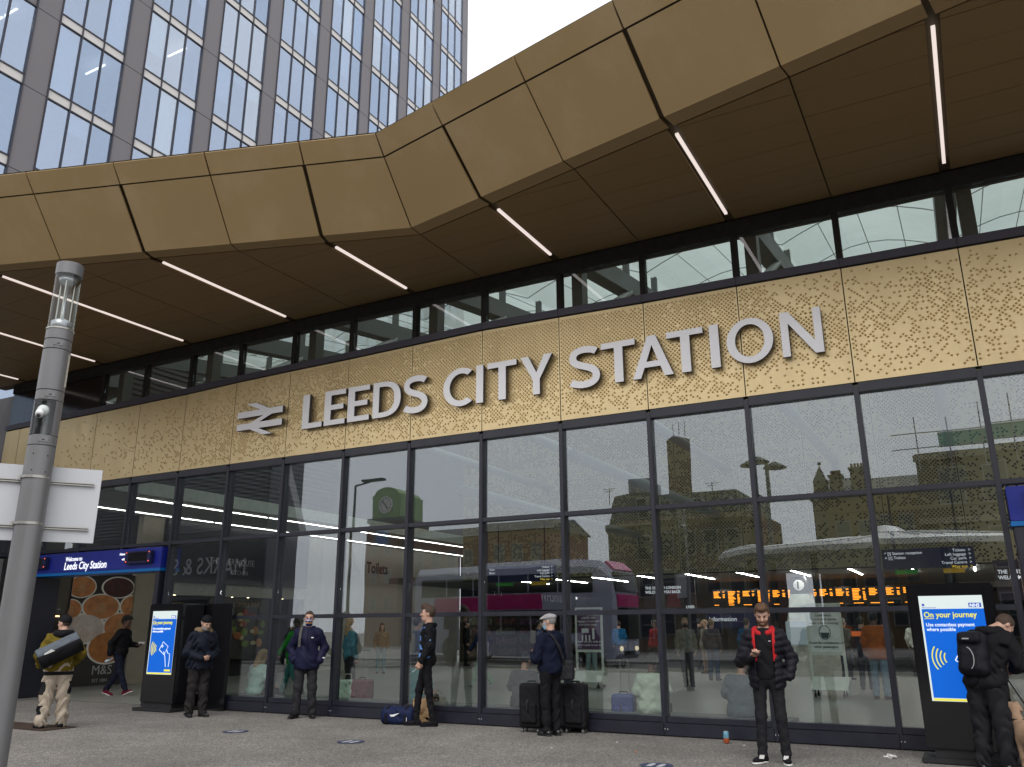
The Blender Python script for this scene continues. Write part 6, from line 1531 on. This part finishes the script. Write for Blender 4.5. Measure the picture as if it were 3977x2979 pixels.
suitcase((-5.12, .75, 0), 4, 'blue suitcase with raised handle and bottle inside the glass', mat('case_blue', (0.015, 0.04, 0.20), 0.35), .36, .24, .42, True)
suitcase((-10.7, 1.25, 0), 5, 'dark red suitcase with raised handle inside the glass', mat('case_red', (0.13, 0.012, 0.022), 0.4), .40, .26, .48, True)
SB = empty('green_shopping_bag', (-11.02, 1.2, 0), label='pale green leaf print shopping bag beside the red suitcase', cat='shopping bag')
sdf_mesh('bag', [(lambda p: rbox(p, (0, 0, .27), (.19, .09, .265), .02)+wr(p, .004, 30), (-.26, -.16, -.02), (.26, .16, .6), .014)], mat('bag_mint', (0.42, 0.55, 0.45), 0.6), SB)
for i in range(9):
    a = rng.uniform(0, 6.28); x_, z_ = rng.uniform(-.13, .13), rng.uniform(.08, .45); MB().slab([(x_, -.094, z_), (x_+.05*math.cos(a)+.012, -.094, z_+.05*math.sin(a)), (x_+.09*math.cos(a), -.094, z_+.09*math.sin(a)), (x_+.05*math.cos(a)-.012, -.094, z_+.05*math.sin(a)+.02)], (0, .003, 0)).build('leaf_print', mat('leaf_green', (0.05, 0.14, 0.04), 0.6), SB)
MB().tube([(-.1, 0, .52), (-.07, 0, .64), (.07, 0, .64), (.1, 0, .52)], .01, 6).build('handle', tan, SB)
# sports holdall and paper bag by the smoker
HB = empty('sports_holdall', (-8.55, -.50, 0), R(10), label='navy sports holdall with white tick lying by the smoking man', cat='bag')
nb_m = cloth('holdall_navy', (0.012, 0.018, 0.055), 0.6)
sdf_mesh('bag', [(lambda p: rbox(p, (0, 0, .135), (.29, .13, .135), .085)+wr(p, .007, 24), (-.38, -.22, -.03), (.38, .22, .34), .013)], nb_m, HB)
MB().slab([(-.13, -.137, .16), (-.10, -.137, .12), (-.02, -.137, .13), (.08, -.137, .185), (-.06, -.137, .155), (-.10, -.137, .155)], (0, .006, 0)).build('tick_emblem', white, HB)
for sx in (-.16, .17): strap('strap', [((sx, -.139, .03), (0, -1, 0)), ((sx, -.142, .14), (0, -1, 0)), ((sx, -.10, .262), (0, -.5, 1)), ((sx, .05, .277), (0, 0, 1))], .035, blk, HB, .008)
MB().box(.20, .208, -.142, -.136, .06, .12).build('zip_pull', silver, HB)
PB = empty('paper_bag', (-8.30, -.16, 0), R(14), label='brown paper carrier bag with twisted handles against the plinth', cat='paper bag')
kraft = mat('kraft_paper', (0.46, 0.29, 0.15), 0.75, 0, 0.12, 20, 0.4, 25)
sdf_mesh('bag', [(lambda p: np.maximum(rbox(p, (0, 0, .19), (.155, .085, .19), .012), -rbox(p, (0, 0, .24), (.145, .075, .2), .01))+wr(p, .005, 30, 2), (-.22, -.15, -.02), (.22, .15, .45), .0115)], kraft, PB)
for sy in (-.07, .07): MB().tube([(-.06, sy, .36), (-.055, sy*.8, .46), (0, sy*.6, .485), (.055, sy*.8, .46), (.06, sy, .36)], .009, 6).build('handle', kraft, PB)
CN = empty('drinks_can', (-3.22, -.42, 0), label='blue and orange drinks can standing by the plinth', cat='can')
MB().lathe([(0, .002), (.024, .002), (.031, .012), (.031, .055)], (0, 0, 0), 20).build('lower_body', mat('can_orange', (0.55, 0.13, 0.05), 0.3, 0.4), CN, smooth=True)
MB().lathe([(.031, .055), (.031, .108), (.026, .120)], (0, 0, 0), 20).build('upper_body', mat('can_blue', (0.16, 0.38, 0.50), 0.3, 0.4), CN, smooth=True); MB().lathe([(.026, .120), (.025, .122), (.023, .118), (0, .118)], (0, 0, 0), 20).build('lid', galv, CN, smooth=True)
CN.scale = (1.25, 1.25, 1.25)
def litter(loc, s_, label, seed, m=rubw):
    o = sdf_mesh('crumpled_paper', [(lambda p: ellips(p, (0, 0, s_*.35), (s_, s_*.7, s_*.4))+s_*.18*np.sin(p[:, 0]*70+seed)*np.sin(p[:, 1]*60)+s_*.12*np.sin(p[:, 2]*120+p[:, 0]*50), (-s_*1.6, -s_*1.5, -.005), (s_*1.6, s_*1.5, s_*1.5), s_*.16)], m)
    o.location = loc; return tag(o, label, 'litter')
litter((-1.16, -.86, .002), .055, 'crumpled white tissue on the ground left of the right kiosk', 1)
for i, (x_, y_, l_) in enumerate(((-4.55, -1.0, 'tiny white paper scrap near the foot of the suitcases'), (-5.1, -1.9, 'small pale scrap on the paving in front of the flat cap man'), (-4.0, -1.75, 'small orange scrap on the paving between the two men'), (-2.95, -.55, 'tiny white scrap just right of the drinks can'))):
    litter((x_, y_, .002), .018, l_, i, cloth('scrap_orange', (0.45, 0.15, 0.05)) if 'orange' in l_ else rubw)
# distancing floor stickers and drain covers
st_b = mat('sticker_navy', (0.030, 0.036, 0.085), 0.6); st_w = mat('sticker_white', (0.42, 0.43, 0.46), 0.6)
for (x_, y_, l_) in ((-10.18, -2.43, 'round navy floor sticker farthest left on the paving'), (-7.84, -2.58, 'round navy floor sticker in front of the smoking man'), (-3.44, -2.62, 'round navy floor sticker at the bottom edge left of the phone man')):
    S_ = empty('floor_sticker', (x_, y_, .004), label=l_, cat='floor sticker', group='round floor stickers')
    MB().lathe([(0, .002), (.19, .002), (.19, 0)], (0, 0, 0), 32).build('disc', st_b, S_)
    for sx in (-.06, .06): MB().slab([(sx-.03, -.10, .0028), (sx+.03, -.10, .0028), (sx+.035, .03, .0028), (sx+.02, .11, .0028), (sx-.02, .11, .0028), (sx-.035, .03, .0028)], (0, 0, .001)).build('footprint', st_w, S_)
DG = empty('drain_cover', (-13.75, -3.45, .004), label='brown metal drain cover in the paving behind the worker', cat='drain cover')
MB().box(-.85, .85, -.3, .3, 0, .006).build('frame', mat('rust_iron', (0.05, 0.032, 0.024), 0.7, 0.3, .3, 10), DG)
for i in range(16): MB().box(-.82+.104*i, -.745+.104*i, -.27, .27, .0065, .012).build('bar', mat('rust_iron2', (0.075, 0.05, 0.038), 0.7, 0.3, .3, 10), DG)

# ------------------------------------------------------------------ dog at the right edge
DOG = empty('dog', (.33, -1.72, 0), R(200), label='tan short haired dog on a lead at the lower right edge', cat='dog')
furm = mat('dog_tan', (0.34, 0.22, 0.14), 0.85, 0, 0.2, 40, 0.4, 150)
def dogf(p):
    d = ellips(p, (0, -.22, .40), (.105, .20, .135)); d = smin(d, ellips(p, (0, .10, .415), (.088, .22, .105)), .06); d = smin(d, ellips(p, (0, .27, .40), (.095, .11, .12)), .05)
    d = smin(d, capsule(p, (0, -.36, .45), (0, -.47, .60), .075, .06), .05); d = smin(d, ellips(p, (0, -.50, .64), (.062, .085, .065)), .03); d = smin(d, capsule(p, (0, -.56, .62), (0, -.65, .60), .038, .028), .02)
    for sx in (-1, 1):
        d = smin(d, capsule(p, (sx*.045, -.47, .69), (sx*.075, -.44, .62), .022, .016), .012)
        d = smin(d, capsule(p, (sx*.06, -.26, .34), (sx*.062, -.25, .18), .042, .028), .03); d = smin(d, capsule(p, (sx*.062, -.25, .18), (sx*.062, -.26, .03), .026, .022), .02); d = smin(d, ellips(p, (sx*.062, -.285, .022), (.028, .042, .022)), .015)
        d = smin(d, capsule(p, (sx*.065, .28, .36), (sx*.07, .20, .24), .062, .040), .03); d = smin(d, capsule(p, (sx*.07, .20, .24), (sx*.068, .32, .14), .036, .022), .02); d = smin(d, capsule(p, (sx*.068, .32, .14), (sx*.066, .295, .03), .021, .019), .015); d = smin(d, ellips(p, (sx*.066, .265, .022), (.027, .042, .022)), .015)
    return smin(d, capsule(p, (0, .36, .44), (0, .52, .36), .026, .012), .03)
sdf_mesh('body', [(dogf, (-.16, -.72, -.01), (.16, .58, .78), .013)], furm, DOG)
MB().lathe([(.074, -.012), (.08, -.012), (.08, .012), (.074, .012)], (0, -.41, .53), 20).build('collar', blackm, DOG)
for sx in (-1, 1): MB().ball((sx*.032, -.572, .665), .008, 6, 4).build('eye', black, DOG)
MB().ball((0, -.675, .612), (.018, .014, .014), 8, 5).build('nose', black, DOG)
LD = MB().tube([(.33, -1.45, .60), (.16, -1.60, .95), (.12, -1.75, 1.05)], .008, 6).build('dog_lead', blackm); tag(LD, 'thin dark dog lead hanging beside the bending person', 'lead')
